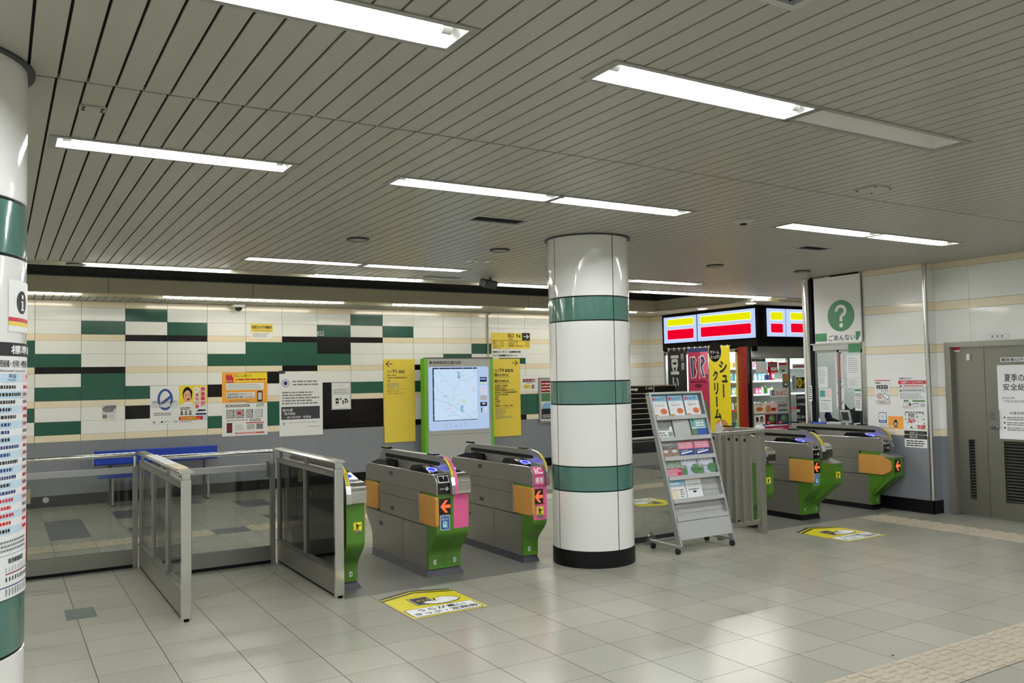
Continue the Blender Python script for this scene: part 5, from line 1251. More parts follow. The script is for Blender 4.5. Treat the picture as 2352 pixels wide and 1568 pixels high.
lt = MB(); lt.box(10.2, 6.0, 2.9, 11.6, 6.2, 2.94, 'shop_light'); lt.build('office_light', None, 'bright ceiling light inside the ticket office', 'light')
m_ = MB(); m_.box(XO + .02, YP + .1, H - .02, 13, 7.8, H - .005, 'white_paint'); m_.build('ceiling_office', kind='structure')

# ================================================================== SHOP
XS, YS = 11.6, 10.6
YG = 10.80      # glazed front, set back under the lit fascia
sh = MB()
sh.box(XS + .02, YS + .02, 2.19, X_R, 13.15, 2.92, 'black_matte'); sh.box(XS + .06, 13.15, 2.19, X_R, Y_B, 2.92, 'grout')            # fascia mass
sh.box(XS + .06, 13.14, 0, XS + .15, Y_B, 2.2, 'grout')
for z0, z1, k in [(0, .903, 'g_')] + zr: sh.box(XS + .045, 13.15, z0, XS + .07, Y_B - .008, z1, 'tile_grey' if k == 'g_' else names[k])
sh.box(XS + .05, YS + .15, 2.10, XS + .15, 13.12, 2.2, 'black_matte')
sh.box(XS + .05, YS + .15, 0, XS + .15, 13.12, .45, 'black_matte')
sh.box(XS + .05, YG + .1, 0, XS + .15, 11.1, 2.2, 'black_matte')
sh.box(XS + .1, Y_B - .1, 0, X_R, Y_B, 2.2, 'white_paint'); sh.box(15.4, YG + .1, 0, 15.5, Y_B, 2.2, 'white_paint')
sh.build('wall_shop', kind='structure')
m_ = MB(); m_.box(XS + .15, YG + .1, 2.18, 15.4, Y_B - .1, 2.188, 'white_paint'); m_.build('ceiling_shop', kind='structure')
for i, (x, y) in enumerate(((12.1, 11.3), (12.1, 12.5), (13.6, 11.3), (13.6, 12.5))):
    m_ = MB(); m_.box(x, y, 2.13, x + 1.1, y + .22, 2.178, 'shop_light'); m_.build('shop_light', None, ('front left', 'rear left', 'front right', 'rear right')[i] + ' bright ceiling light panel inside the shop', 'light', 'light panels inside the shop')
m_ = MB(); m_.cbox(XS - .02, 10.86, 0, XS + .06, 11.10, 2.19, 'dark_red', .02); m_.box(XS - .01, YG, 0, XS + .03, 10.86, 2.19, 'black_gloss'); m_.build('red_pillar', None, 'dark red pillar at the shop corner, right of the yellow banner', 'pillar')
# lit signs
def lit(label, pts_o, u, w, h, bars):
    s = Sheet(pts_o, u, (0, 0, 1), w, h, .003, .08, 'lit_blue', 'black_matte')
    for a0, b0, a1, b1, m in bars:
        A0, A1, B0, B1 = a0 * w, a1 * w, (1 - b1) * h, (1 - b0) * h; r = .022
        s.rrect(A0 - .012, B0 - .012, A1 + .012, B1 + .012, r + .01, 'lit_halo' if m == 'lit_yellow' else 'lit_pinkish', 1); s.rrect(A0, B0, A1, B1, r, m, 2)
    return s.build('shop_sign', None, label, 'sign', 'lit shop signs')
zb0, zt0 = 2.335, 2.84
lit('small lit sign panel at the far left of the shop front', (XS, 12.99, zb0), (0, -1, 0), .94, zt0 - zb0 + .015, ((.12, .10, .91, .34, 'lit_yellow'), (.12, .50, .91, .86, 'lit_red')))
lit('long lit sign panel with wide yellow and red bars on the shop', (XS, 12.03, zb0), (0, -1, 0), 1.46, zt0 - zb0 + .02, ((.065, .11, .93, .35, 'lit_yellow'), (.065, .50, .93, .85, 'lit_red')))
lit('lit square sign panel right of the shop corner', (11.755, YS, zb0 + .02), (1, 0, 0), .495, zt0 - zb0, ((.20, .13, .83, .40, 'lit_yellow'), (.20, .54, .83, .86, 'lit_red')))
lit('lit sign panel behind the polished steel post', (12.26, YS, zb0 + .02), (1, 0, 0), .86, zt0 - zb0, ((.14, .13, .84, .38, 'lit_yellow'), (.14, .52, .84, .84, 'lit_red')))
lit('lit sign panel hidden behind the ticket office', (13.13, YS, zb0 + .02), (1, 0, 0), .86, zt0 - zb0, ((.14, .13, .84, .38, 'lit_yellow'), (.14, .52, .84, .84, 'lit_red')))
# window behind the banners
sw = thing('shop_window', 'shop window with pale frame behind the row of banners', 'window', (XS, 12.1, 0))
def sl(o, p=sw): o.location = -Vector(p.location); return o
m_ = MB()
for y in (11.12, 13.08): m_.box(XS, y - .03, .45, XS + .05, y + .03, 2.14, 'alu')
m_.box(XS, 11.1, 2.10, XS + .05, 13.1, 2.16, 'alu'); m_.box(XS, 11.1, .43, XS + .05, 13.1, .5, 'alu'); m_.box(XS, 11.72, .45, XS + .04, 11.76, 2.14, 'alu'); sl(m_.build('frame', sw))
m_ = MB(); m_.box(XS + .02, 11.12, .5, XS + .026, 13.08, 2.1, 'glass_clear'); sl(m_.build('glass_pane', sw))
# banners
def banner(y1, y0, z0, z1, base, label):
    X = XS - .16
    t = thing('banner', label, 'banner', (X, (y0 + y1) / 2, 0), 0, 'banners hung at the shop window')
    s = Sheet((X, y1, z0), (0, -1, 0), (0, 0, 1), y1 - y0, z1 - z0, .0015, .002, base)
    return t, s
def fin(t, s, y0, y1):
    o = s.build('cloth', t); o.location = -Vector(t.location)
    m_ = MB(); m_.tube([(XS - .15, y1 + .01, 2.215), (XS - .15, y0 - .01, 2.215)], .008, 'light_grey', 8)
    m_.tube([(XS - .15, y1 + .01, 0.02), (XS - .15, y1 + .01, 2.24)], .010, 'light_grey', 8); m_.cbox(XS - .25, y1 - .1, 0, XS - .05, y1 + .12, .03, 'dark_grey', .005); o = m_.build('pole', t); o.location = -Vector(t.location)
    for k in range(4):
        y = y1 - (y1 - y0) * (k + .15) / 3.6; m_ = MB(); m_.box(XS - .163, y - .02, 2.17, XS - .156, y + .0, 2.235, 'paper'); o = m_.build('loop', t); o.location = -Vector(t.location)
t, s = banner(12.80, 12.27, .55, 2.20, 'ink', 'black banner with white brush writing at the left of the shop window')
for ch, a, b_, c, d in (('豆', .14, .07, .60, .30), ('い', .24, .33, .56, .46), ('つ', .26, .50, .60, .60), ('げ', .26, .62, .60, .76), ('特', .70, .05, .86, .14), ('撰', .72, .16, .88, .25)): s.TX(ch, a, b_, c, d, 'paper_grey', 1, .04 if a < .6 else .01)
fin(t, s, 12.27, 12.80)
t, s = banner(12.22, 11.69, .55, 2.20, 'magenta', 'magenta banner with large BR letters in the middle of the three')
s.R(0, 0, 1, .045, 'navy'); s.R(.62, .045, 1, .30, 'pink'); 
s.PG([(.08, .10), (.34, .09), (.44, .14), (.36, .20), (.46, .27), (.38, .34), (.14, .35)], 'white_vinyl', 2); s.PG([(.52, .10), (.78, .08), (.9, .15), (.74, .22), (.86, .34), (.72, .34), (.60, .24), (.60, .35), (.54, .35)], 'white_vinyl', 2)
s.PG([(.11, .11), (.22, .105), (.26, .34), (.17, .345)], 'navy', 3); s.PG([(.24, .105), (.36, .11), (.40, .15), (.33, .20), (.42, .27), (.36, .33), (.28, .34)], 'dark_red', 3); s.PG([(.30, .14), (.34, .15), (.31, .18)], 'pale_pink', 4)
s.PG([(.55, .11), (.60, .105), (.58, .34), (.55, .34)], 'dark_red', 3); s.PG([(.66, .10), (.78, .10), (.86, .15), (.70, .22), (.82, .33), (.74, .33), (.64, .22)], 'navy', 3); s.E(.72, .15, .04, .025, 'pink', 4)
s.TX('Baskin Robbins', .10, .37, .88, .40, 'ink', 3, .01); s.E(.5, .435, .18, .02, 'ink', 2); s.TX('SINCE', .38, .425, .62, .445, 'magenta', 3)
for k in range(9):
    a = PI * (.15 + .7 * k / 8); s.line(s.W * (.5 + .30 * math.cos(a)), s.H * (.36 + .045 * math.sin(a)), s.W * (.5 + .52 * math.cos(a)), s.H * (.36 + .10 * math.sin(a)), .006, 'cream_print', 2)
s.E(.62, .74, .36, .16, 'green_print', 2); s.E(.64, .73, .2, .09, 'leaf_print', 3)
fin(t, s, 11.69, 12.22)
t, s = banner(11.66, 11.13, .48, 2.22, 'yellow', 'yellow banner with a cream puff and black vertical writing beside the red pillar')
s.E(.30, .06, .30, .11, 'black_matte', 1); s.TX('クリーム', .06, .045, .50, .085, 'white_vinyl', 2, .02); s.TX('たっぷり！', .10, .095, .52, .135, 'white_vinyl', 2, .02)
for ch, a, b_, c, d in (('シ', .48, .16, .86, .29), ('ュ', .60, .31, .88, .39), ('｜', .64, .41, .70, .55), ('ク', .18, .26, .42, .37), ('リ', .22, .39, .42, .52), ('｜', .30, .54, .36, .65), ('ム', .20, .67, .54, .78)): s.TX(ch, a, b_, c, d, 'ink', 2, .05 if ch != '｜' else .0)
s.E(.55, .90, .36, .12, 'cream_print', 2); s.E(.42, .905, .24, .09, 'paper_grey', 3); s.PG([(.44, .80), (.50, .79), (.52, .84), (.46, .85)], 'paper', 4)
fin(t, s, 11.13, 11.66)

# shop front towards the gates
df = thing('shop_door_front', 'glazed shop entrance with notices, right of the dark red pillar', 'door', (12.5, YG, 0))
zh0, zh1 = at_y(1770, 821, YG).z, 2.185; xm = at_y(1812, 900, YG + .02).x
m_ = MB(); m_.box(11.63, YG, zh0, 15.4, YG + .12, zh1, 'light_grey'); m_.box(11.63, YG - .005, zh0 - .01, 15.4, YG + .12, zh0 + .004, 'steel_flat'); sl(m_.build('door_header', df), df)
m_ = MB()
for x in (11.635, xm, 13.55, 14.6): m_.box(x, YG + .02, 0, x + .05, YG + .08, zh0, 'alu')
m_.box(11.64, YG + .02, 0, 15.4, YG + .08, .08, 'alu'); sl(m_.build('frame', df), df)
for x0, x1 in ((11.685, xm), (xm + .05, 13.55), (13.6, 14.6)): m_ = MB(); m_.box(x0, YG + .045, .08, x1, YG + .051, zh0, 'glass_clear'); sl(m_.build('glass_pane', df), df)
GS = 'notices on the shop entrance glass'
def shs(x0, y0, x1, y1, base='paper'):
    return wsheet(x0, y0, x1, y1, base, .001, Y=YG + .043, lift=.0)
s = shs(1727, 823, 1757.5, 830.5, 'ink'); s.TX('コーナー', .14, .15, .9, .88, 'white_vinyl', 1, .02); s.build('notice', None, 'small black strip sign at the top left of the shop glass', 'sign', GS)
s = shs(1736, 831, 1761.5, 856); s.build('notice', None, 'blank white sheet on the shop glass', 'notice', GS)
s = shs(1763, 831, 1786, 855, 'red'); s.R(.05, .15, .95, .42, 'photo_grey'); s.R(.3, .5, .92, .85, 'paper'); s.build('notice', None, 'red and white notice at the top of the shop glass', 'notice', GS)
s = shs(1788, 832, 1809, 856, 'paper'); s.R(.05, .04, .9, .26, 'red'); s.lines(.1, .35, .9, .9, 5, 'ink_pale'); s.E(.5, .8, .2, .1, 'green_print', 2); s.build('notice', None, 'white notice with red top, right in the upper row on the shop glass', 'notice', GS)
s = shs(1797, 858, 1811, 890, 'leaf_print'); s.R(.3, .02, .9, .55, 'cream_print'); s.E(.5, .78, .4, .18, 'ink', 2); s.E(.5, .76, .26, .1, 'paper', 3); s.build('notice', None, 'small food poster with a dark bowl on the shop glass', 'poster', GS)
s = shs(1768, 894, 1810, 911, 'paper'); s.R(.1, .15, .27, .8, 'navy'); s.TX('酒', .13, .25, .25, .7, 'white_vinyl', 2); 
for i, c_ in enumerate('たばこ'): s.TX(c_, .34 + i * .22, .18, .50 + i * .22, .78, 'red', 2, .03)
s.build('notice', None, 'white sign with red hiragana on the shop glass', 'sign', GS)
for (x0, y0, x1, y1, b_, l_) in ((1731.5, 924.5, 1757, 949.5, 'tile_beige', 'pale food poster at the left of the lower rows on the shop glass'), (1758, 925, 1784, 948, 'pale_pink', 'pink and red price poster in the lower rows on the shop glass'), (1785, 921, 1810, 945, 'light_grey', 'grey photo poster in the lower rows on the shop glass'),
                              (1732, 953, 1757, 975, 'paper', 'white poster with a dark cup at the bottom left of the shop glass'), (1758, 951, 1784, 975, 'dark_red', 'dark melon poster at the bottom centre of the shop glass'), (1785, 949.5, 1813, 974, 'navy', 'navy melon poster at the bottom right of the shop glass'), (1756, 977, 1813, 990, 'magenta', 'dark magenta strip poster along the bottom of the shop glass')):
    s = shs(x0, y0, x1, y1, b_)
    if b_ == 'pale_pink': s.R(.06, .25, .45, .92, 'cream_print'); s.R(.5, .5, .9, .8, 'red')
    elif b_ == 'tile_beige': s.E(.5, .6, .3, .2, 'food_print'); s.lines(.2, .1, .9, .3, 2, 'ink_grey')
    elif b_ == 'light_grey': s.R(.1, .3, .9, .5, 'photo_grey'); s.R(.1, .8, .9, .9, 'ink')
    elif b_ == 'paper': s.R(.18, .2, .4, .7, 'ink'); s.E(.7, .5, .18, .3, 'brown_print'); s.E(.7, .25, .12, .12, 'ink', 2)
    elif b_ in ('dark_red', 'navy'): s.E(.55, .45, .3, .4, 'green_print'); s.E(.5, .4, .15, .2, 'leaf_print', 2); s.E(.25, .8, .14, .14, 'pink', 2)
    else: s.lines(.3, .3, .9, .7, 1, 'pale_pink')
    s.build('notice', None, l_, 'poster', GS)
# sliding door leaf with logo and hours
s = shs(1829.5, 866, 1866, 893, 'ink'); s.E(.19, .44, .17, .42, 'yellow', 1); s.TX('D', .12, .28, .25, .62, 'ink', 2, .06); s.TX('AILY', .38, .16, .97, .58, 'yellow', 2, .06); s.TX('STORE', .42, .64, .95, .80, 'yellow', 2, .02); s.R(0, .92, 1, 1.12, 'paper', 2)
s.build('shop_logo', None, 'black sticker with yellow daily store logo on the shop door', 'sign')
s = shs(1830, 905, 1866, 975, 'dark_grey'); s.TX('営業時間', .04, .04, .52, .15, 'paper', 1, .02); s.TX('年中無休', .04, .28, .54, .38, 'paper', 1, .02); s.R(-.04, .48, .2, .58, 'paper', 1); s.TX('平日 6:30～23:00', .0, .68, .76, .80, 'paper', 1, .03); s.TX('土曜 6:50～23:00', .0, .86, .76, .98, 'paper', 1, .03)
s.build('hours_sign', None, 'dark sign with white opening hours on the shop door', 'sign')
s = shs(1820, 836, 1856, 846); s.lines(.1, .2, .9, .8, 1, 'red', 1, .5, .1); s.build('notice', None, 'thin white strip notice above the shop door logo', 'notice', GS)
s = shs(1819, 862, 1829, 896, 'paper_grey'); s.lines(.1, .05, .9, .9, 6, 'ink_grey'); s.build('notice', None, 'narrow pale notice left of the shop door logo', 'notice', GS)
# shelves with goods
random.seed(11)
shelf = thing('display_shelf', 'shop shelving unit with goods behind the entrance glass', 'shelf', (12.4, 12.0, 0))
def hl(o): o.location = -Vector(shelf.location); return o
m_ = MB(); m_.box(11.75, 12.28, 0, 15.2, 12.33, 1.95, 'white_paint'); hl(m_.build('back_panel', shelf))
zsv = [.25, .60, .95, 1.25, 1.52, 1.78]
for z in zsv: m_ = MB(); m_.box(11.75, 11.95, z, 15.2, 12.28, z + .025, 'light_grey'); m_.box(11.75, 11.945, z, 15.2, 11.95, z + .04, 'red' if z == .95 else 'paper'); hl(m_.build('shelf_board', shelf))
proto = {}
cname = dict(sky_print='sky blue', pale_blue='pale blue', red='red', sign_yellow='golden yellow', white_vinyl='white', teal_print='teal', pink='pink', navy='navy blue', orange='orange', gate_green='green', paper='off-white', brown_print='brown')
cols = ['sky_print', 'pale_blue', 'red', 'sign_yellow', 'white_vinyl', 'teal_print', 'pink', 'navy', 'orange', 'gate_green', 'paper', 'brown_print']
for i, c_ in enumerate(cols):
    h_ = random.uniform(.11, .19); m_ = MB()
    if i % 2: m_.tube([(0, 0, 0), (0, 0, h_ * .75), (0, 0, h_ * .8)], .032, c_, 10); m_.tube([(0, 0, h_ * .8), (0, 0, h_)], .014, 'white_vinyl', 8)
    else: m_.cbox(-.036, -.04, 0, .036, .04, h_, c_, .004); m_.box(-.03, -.0415, h_ * .3, .03, -.04, h_ * .7, 'white_vinyl')
    proto[c_] = (m_, h_, i % 2)
objs = {}
for z in zsv:
    x = 11.82
    while x < 13.5:
        c_ = random.choice(cols); x += .095
        if c_ not in objs:
            o = proto[c_][0].build('bottle' if proto[c_][2] else 'carton', None, 'small ' + cname[c_] + (' bottle' if proto[c_][2] else ' carton') + ' on the shop shelves behind the entrance glass', 'product', cname[c_] + ' goods on the shop shelves'); objs[c_] = o
        else: o = objs[c_].copy(); COL.objects.link(o)
        o.location = (x, 12.03, z + .0255)

# ---- black ribbed unit at the far right of the back wall
Yk = 12.40
kx0, kx1 = 9.6, at_y(1551, 885, Yk).x
kz = at_y(1500, 885, Yk).z
k_ = thing('massage_booth', 'low black ribbed booth front with white Massage lettering, behind the brochure stand', 'booth', ((kx0 + kx1) / 2, Yk, 0))
def kl(o): o.location = -Vector(k_.location); return o
m_ = MB(); m_.box(kx0 + .02, Yk + .01, .0, kx1 - .02, Yk + .16, .24, 'alu_panel'); m_.box(kx0, Yk, .24, kx1, Yk + .16, kz, 'black_matte'); m_.box(kx0, Yk - .004, kz - .015, kx1, Yk + .16, kz + .006, 'steel_flat'); kl(m_.build('body', k_))
m_ = MB()
for y in (903.5, 914.5, 926, 938, 950, 962, 974.5, 986.5, 1014): z = at_y(1470, y, Yk).z; m_.box(kx0, Yk - .006, z - .006, kx1, Yk, z + .004, 'light_grey')
x_ = at_y(1501, 890, Yk).x; m_.box(x_, Yk - .006, kz - .13, x_ + .012, Yk, kz, 'light_grey'); kl(m_.build('ribs', k_))
s = wsheet(1442, 887, 1466, 899, None, Y=Yk, lift=.0); s.TX('Massage', .1, .25, .95, .95, 'white_vinyl', 1, .02); kl(s.build('lettering', k_))
s = wsheet(1483, 888, 1500, 895, None, Y=Yk, lift=.0); s.TX('R 10時', .0, .1, .9, .9, 'paper_grey', 1, .01); kl(s.build('lettering', k_))

# ================================================================== BROCHURE STAND
bs = thing('brochure_stand', 'leaning aluminium brochure stand on castors between the column and the slatted fence', 'stand', (5.83, 6.03, 0))
BX = .355
lean = Matrix.Translation((0, .0, .07)) @ Matrix.Rotation(-math.atan2(.40, 1.42), 4, 'X')
LH = 1.49
for sx in (-1, 1):
    m_ = MB(lean); m_.cbox(sx * BX - .012 * (1 + sx), -.02, 0, sx * BX + .012 * (1 - sx), .045, LH, 'alu', .003); m_.build('side_rail', bs)
m_ = MB(lean); m_.cbox(-BX, -.02, LH - .012, BX, .045, LH + .012, 'alu', .003); m_.build('top_rail', bs)
m_ = MB(lean); m_.box(-BX + .02, .03, .18, BX - .02, .036, LH - .01, 'alu_panel'); m_.build('back_panel', bs)
m_ = MB(lean); m_.box(-BX + .02, -.02, .06, BX - .02, -.012, .23, 'alu_panel'); m_.build('bottom_panel', bs)
zsh = [1.49 - .30, 1.49 - .585, 1.49 - .80, 1.49 - 1.005, 1.49 - 1.225, 1.49 - 1.38 + .06]
_n = lean.to_3x3() @ Vector((0, 1, 0)); _o = Vector(bs.location) + lean.to_translation(); _li = (Matrix.Translation(bs.location) @ lean).inverted()
def LZ(x, y):          # height along the leaning board of a surveyed point
    r = ray(x, y); k = (_o - CAM).dot(_n) / r.dot(_n); return (_li @ (CAM + r * k)).z
RW = [(LZ(1560, a), LZ(1570, b)) for a, b in ((907, 955), (959, 1003), (1015, 1048), (1053, 1093), (1098, 1146))]
zsh = [RW[0][1], RW[1][1], RW[2][1], RW[3][1], RW[4][1], RW[4][1] - .17]
for z in zsh:
    m_ = MB(lean); m_.prism([(-.025, z), (.03, z - .02), (.03, z - .014), (-.02, z + .006)], 'x', -BX + .024, BX - .024, 'alu_panel'); m_.prism([(-.026, z - .035), (-.022, z - .035), (-.022, z + .004), (-.026, z + .004)], 'x', -BX + .024, BX - .024, 'alu_panel'); m_.build('shelf_lip', bs)
for z in (RW[2][0] - .03, RW[3][0] - .09, RW[4][0] - .07, RW[4][1] - .06):
    m_ = MB(lean); m_.tube([(-BX + .02, -.028, z), (BX - .02, -.028, z)], .004, 'steel_bright', 6); m_.build('retaining_wire', bs)
for sx in (-1, 1):
    m_ = MB(); m_.cbox(sx * BX - .012, -.01, .055, sx * BX + .012, .42, .085, 'alu', .003); m_.build('foot_rail', bs)
    for y in (.03, .38):
        m_ = MB(); m_.tube([(sx * BX - .013, y, .028), (sx * BX + .013, y, .028)], .028, 'rubber', 14); m_.box(sx * BX - .018, y - .008, .028, sx * BX + .018, y + .008, .06, 'dark_grey'); m_.build('castor', bs)
m_ = MB(); m_.cbox(-BX, .36, .055, BX, .385, .085, 'alu', .003); m_.build('cross_bar', bs)
bs_m = Matrix.Translation(bs.location) @ lean
def leaflet(x0, x1, z0, z1, nm, label, deco, group, y=.012):
    o = bs_m @ Vector((x0, y, z0)); u = bs_m.to_3x3() @ Vector((1, 0, 0)); v = bs_m.to_3x3() @ Vector((0, 0, 1))
    s = Sheet(o, u, v, x1 - x0, z1 - z0, .0008, .006, 'paper'); deco(s); return s.build(nm, None, label, 'leaflet', group)
def d_food(s):
    s.R(0, 0, 1, .28, 'sky_print'); s.PG([(.55, .02), (.98, .12), (.7, .14)], 'leaf_print', 2); s.E(.12, .16, .09, .08, 'red', 2); s.TX('フォトリ', .22, .10, .80, .24, 'ink', 3, .03); s.lines(.15, .33, .7, .37, 1, 'ink_pale'); s.TX('フォトリ', .15, .42, .76, .54, 'ink', 2, .02)
    s.lines(.1, .6, .4, .74, 2, 'pale_pink'); s.E(.68, .77, .26, .165, 'white_vinyl', 1); s.E(.68, .77, .22, .14, 'food_print', 2); s.E(.15, .97, .16, .06, 'cream_print', 1)
for i, wd in enumerate(('left', 'middle', 'right')):
    leaflet(-.325 + i * .215, -.325 + i * .215 + .195, RW[0][1] + .008, RW[0][0], 'leaflet', wd + ' of the three pizza leaflets in the top row of the brochure stand', d_food, 'pizza leaflets in the top row of the stand')
def d_pocket(s): s.R(0, 0, 1, .55, 'photo_grey'); s.R(.0, .55, 1, .64, 'clear_pocket'); s.lines(.04, .56, .8, .64, 1, 'ink', 2); s.R(.8, .45, .98, .62, 'paper', 2); s.lines(.05, .7, .6, .95, 2, 'ink_grey', 2, .6); s.R(.66, .72, .96, .96, 'leaf_print', 2)
leaflet(-.325, -.13, RW[1][1] + .008, RW[1][0], 'leaflet', 'grey photo leaflet in the clear pocket, second row left on the stand', d_pocket, 'mixed leaflets on the brochure stand')
def d_map(s): s.R(.02, .02, .22, .52, 'teal_print'); s.R(.24, .04, .98, .55, 'teal_print'); s.lines(.3, .08, .94, .5, 3, 'paper', 2, .7, .1); s.R(0, .6, .35, 1, 'green_print'); s.R(.3, .6, 1, 1, 'blue_print', 2)
leaflet(.13, .325, RW[1][1] + .008, RW[1][0] - .01, 'leaflet', 'teal and blue leaflet at the right of the second row', d_map, 'mixed leaflets on the brochure stand')
m_ = MB(bs_m); m_.box(-.115, .002, RW[1][1] + .01, .10, .006, RW[1][0] + .01, 'alu_panel'); m_.build('divider_plate', None, 'plain grey plate between the leaflets of the second row', 'plate')
def d_brown(s): s.R(0, 0, 1, .35, 'photo_grey'); s.R(0, .35, 1, 1, 'brown_print', 1); s.E(.5, .55, .3, .12, 'paper_grey', 2)
def d_red(s): s.R(0, 0, 1, .52, 'pink'); s.lines(.05, .06, .95, .48, 3, 'pale_pink', 2, .6, .1); s.R(0, .52, 1, 1, 'navy', 1); s.PG([(.1, .80), (.85, .66), (.86, .74), (.12, .9)], 'white_vinyl', 2); s.PG([(.1, .68), (.6, .6), (.6, .63), (.1, .71)], 'white_vinyl', 2)
leaflet(-.325, -.225, RW[2][1] + .008, RW[2][0] - .02, 'leaflet', 'brown leaflet at the far left of the third row', d_brown, 'brown leaflets in the third row'); leaflet(-.215, -.115, RW[2][1] + .008, RW[2][0] - .02, 'leaflet', 'second brown leaflet from the left in the third row', d_brown, 'brown leaflets in the third row')
leaflet(-.105, .095, RW[2][1] + .008, RW[2][0], 'leaflet', 'left of the two pink and navy leaflets in the third row', d_red, 'pink and navy leaflets in the third row'); leaflet(.108, .31, RW[2][1] + .008, RW[2][0], 'leaflet', 'right of the two pink and navy leaflets in the third row', d_red, 'pink and navy leaflets in the third row')
def d_leaf(s): s.R(0, 0, 1, .6, 'leaf_print'); s.R(0, .55, 1, 1, 'magenta', 2); s.lines(.05, .58, .95, .98, 4, 'pale_pink', 3, .6, .3)
def d_aiku(s): s.R(0, 0, 1, 1, 'lilac_print'); s.TX('Aiku', .16, .1, .84, .32, 'white_vinyl', 2, .02); s.R(0, .42, .30, 1, 'green_print', 2); s.E(.85, .68, .3, .3, 'green_print', 2); s.E(.12, .5, .16, .12, 'leaf_print', 3)
leaflet(-.325, -.125, RW[3][1] + .008, RW[3][0], 'leaflet', 'leaflet with green foliage and pink base, left in the fourth row', d_leaf, 'leaflets in the fourth row')
leaflet(-.115, .09, RW[3][1] + .008, RW[3][0], 'leaflet', 'left of the two lilac leaflets in the fourth row', d_aiku, 'lilac leaflets in the fourth row'); leaflet(.103, .31, RW[3][1] + .008, RW[3][0], 'leaflet', 'right of the two lilac leaflets in the fourth row', d_aiku, 'lilac leaflets in the fourth row')
def d_fa(s): s.R(0, 0, 1, .35, 'sky_print'); s.lines(.1, .1, .8, .3, 1, 'paper', 2); s.R(.1, .5, .5, 1, 'tile_beige', 1); s.lines(.6, .5, .9, .95, 4, 'ink_grey', 2)
def d_fb(s): s.R(0, 0, 1, .15, 'tile_beige'); s.lines(.1, .2, .9, .5, 4, 'ink_pale', 2); s.E(.5, .72, .12, .05, 'ink', 2); s.lines(.1, .55, .9, .66, 1, 'ink_grey', 2)
leaflet(-.325, -.125, RW[4][1] + .008, RW[4][0] - .01, 'leaflet', 'white and blue leaflet at the left of the fifth row', d_fa, 'leaflets in the fifth row'); leaflet(-.115, .085, RW[4][1] + .008, RW[4][0], 'leaflet', 'white leaflet with a pale yellow top in the fifth row', d_fb, 'leaflets in the fifth row')
# small plastic bag behind the stand
m_ = MB(); random.seed(2)
R0 = [(.07, 0), (.085, .02), (.075, .055), (.04, .085), (.012, .10), (.02, .12)]
for j in range(len(R0) - 1):
    pass
vs = []; fs = []; n = 12
for r, z in R0:
    for i in range(n): a = 2 * PI * i / n; q = r * random.uniform(.8, 1.15); vs.append((5.60 + q * math.cos(a), 6.58 + q * .6 * math.sin(a), z))
for j in range(len(R0) - 1):
    for i in range(n): fs.append((j * n + i, j * n + (i + 1) % n, j * n + n + (i + 1) % n, j * n + n + i))
m_.add(vs, fs, 'bag_film'); m_.build('plastic_bag', None, 'small clear plastic bag lying on the floor behind the brochure stand', 'bag')

# ================================================================== CEILING FITTINGS
for (x, y, w, d), lb in zip(vents, ('dark slotted ceiling vent in front of the round column', 'ceiling vent between the help sign and the column', 'ceiling vent cut by the top edge of the photo', 'slim ceiling vent near the far ceiling edge')):
    t = thing('ceiling_vent', lb, 'vent', (x, y, H), 0, 'ceiling vents')
    m_ = MB()
    for q in ((-.02, -.02, w + .02, .012), (-.02, d - .012, w + .02, d + .02), (-.02, .012, .012, d - .012), (w - .012, .012, w + .02, d - .012)): m_.box(q[0], q[1], -.006, q[2], q[3], .02, 'light_grey')
    m_.build('frame', t)
    m_ = MB(); m_.box(0, 0, .05, w, d, .055, 'black_matte'); n = int(w / .02)
    for i in range(n): m_.box(.012 + i * (w - .024) / n, .012, .004, .014 + i * (w - .024) / n, d - .012, .045, 'dark_grey')
    m_.build('grille', t)
for (px, py, r, lb) in ((822, 548, .1, 'round ceiling speaker above the T1 sign'), (1148, 573, .1, 'round ceiling speaker left of the column head'), (1642, 609, .1, 'round ceiling speaker right of the column, further back'), (1842, 622, .1, 'round ceiling speaker near the polished post'), (175, 605, .1, 'round ceiling speaker at the far left by the ceiling edge')):
    p = at_z(px, py, H); m_ = MB(); m_.lathe(p.x, p.y, [(r, H - .001), (r, H - .012), (r - .012, H - .016)], 'dark_grey', 28); m_.lathe(p.x, p.y, [(r - .012, H - .012), (.001, H - .013)], 'grey_paint', 28); m_.build('ceiling_speaker', None, lb, 'speaker', 'round ceiling speakers')
p = at_z(1707, 505, H); t = thing('smoke_detector', 'small round detector on the ceiling right of the long lamp pair', 'detector', (p.x, p.y, H)); m_ = MB(); m_.lathe(0, 0, [(.09, -.001), (.09, -.01), (.05, -.03), (.001, -.034)], 'light_grey', 24); m_.build('body', t); m_ = MB(); m_.lathe(0, 0, [(.03, -.032), (.028, -.042), (.001, -.044)], 'black_matte', 16); m_.build('sensor', t)
def hatch(x0, y0, x1, y1, lb):
    m_ = MB(); m_.box(x0, y0, H - .008, x1, y1, H - .0005, 'slat_paint'); 
    for x in (x0 + .01, x1 - .022):
        for y in (y0 + .01, y1 - .022): m_.box(x, y, H - .012, x + .012, y + .012, H - .008, 'ink')
    m_.build('ceiling_hatch', None, lb, 'hatch', 'square cover plates on the ceiling')
hatch(5.15, 3.605, 5.345, 3.785, 'square cover plate with four screws near the unlit lamp'); hatch(.31, 4.25, .42, 4.32, 'small cover plate near the left column')
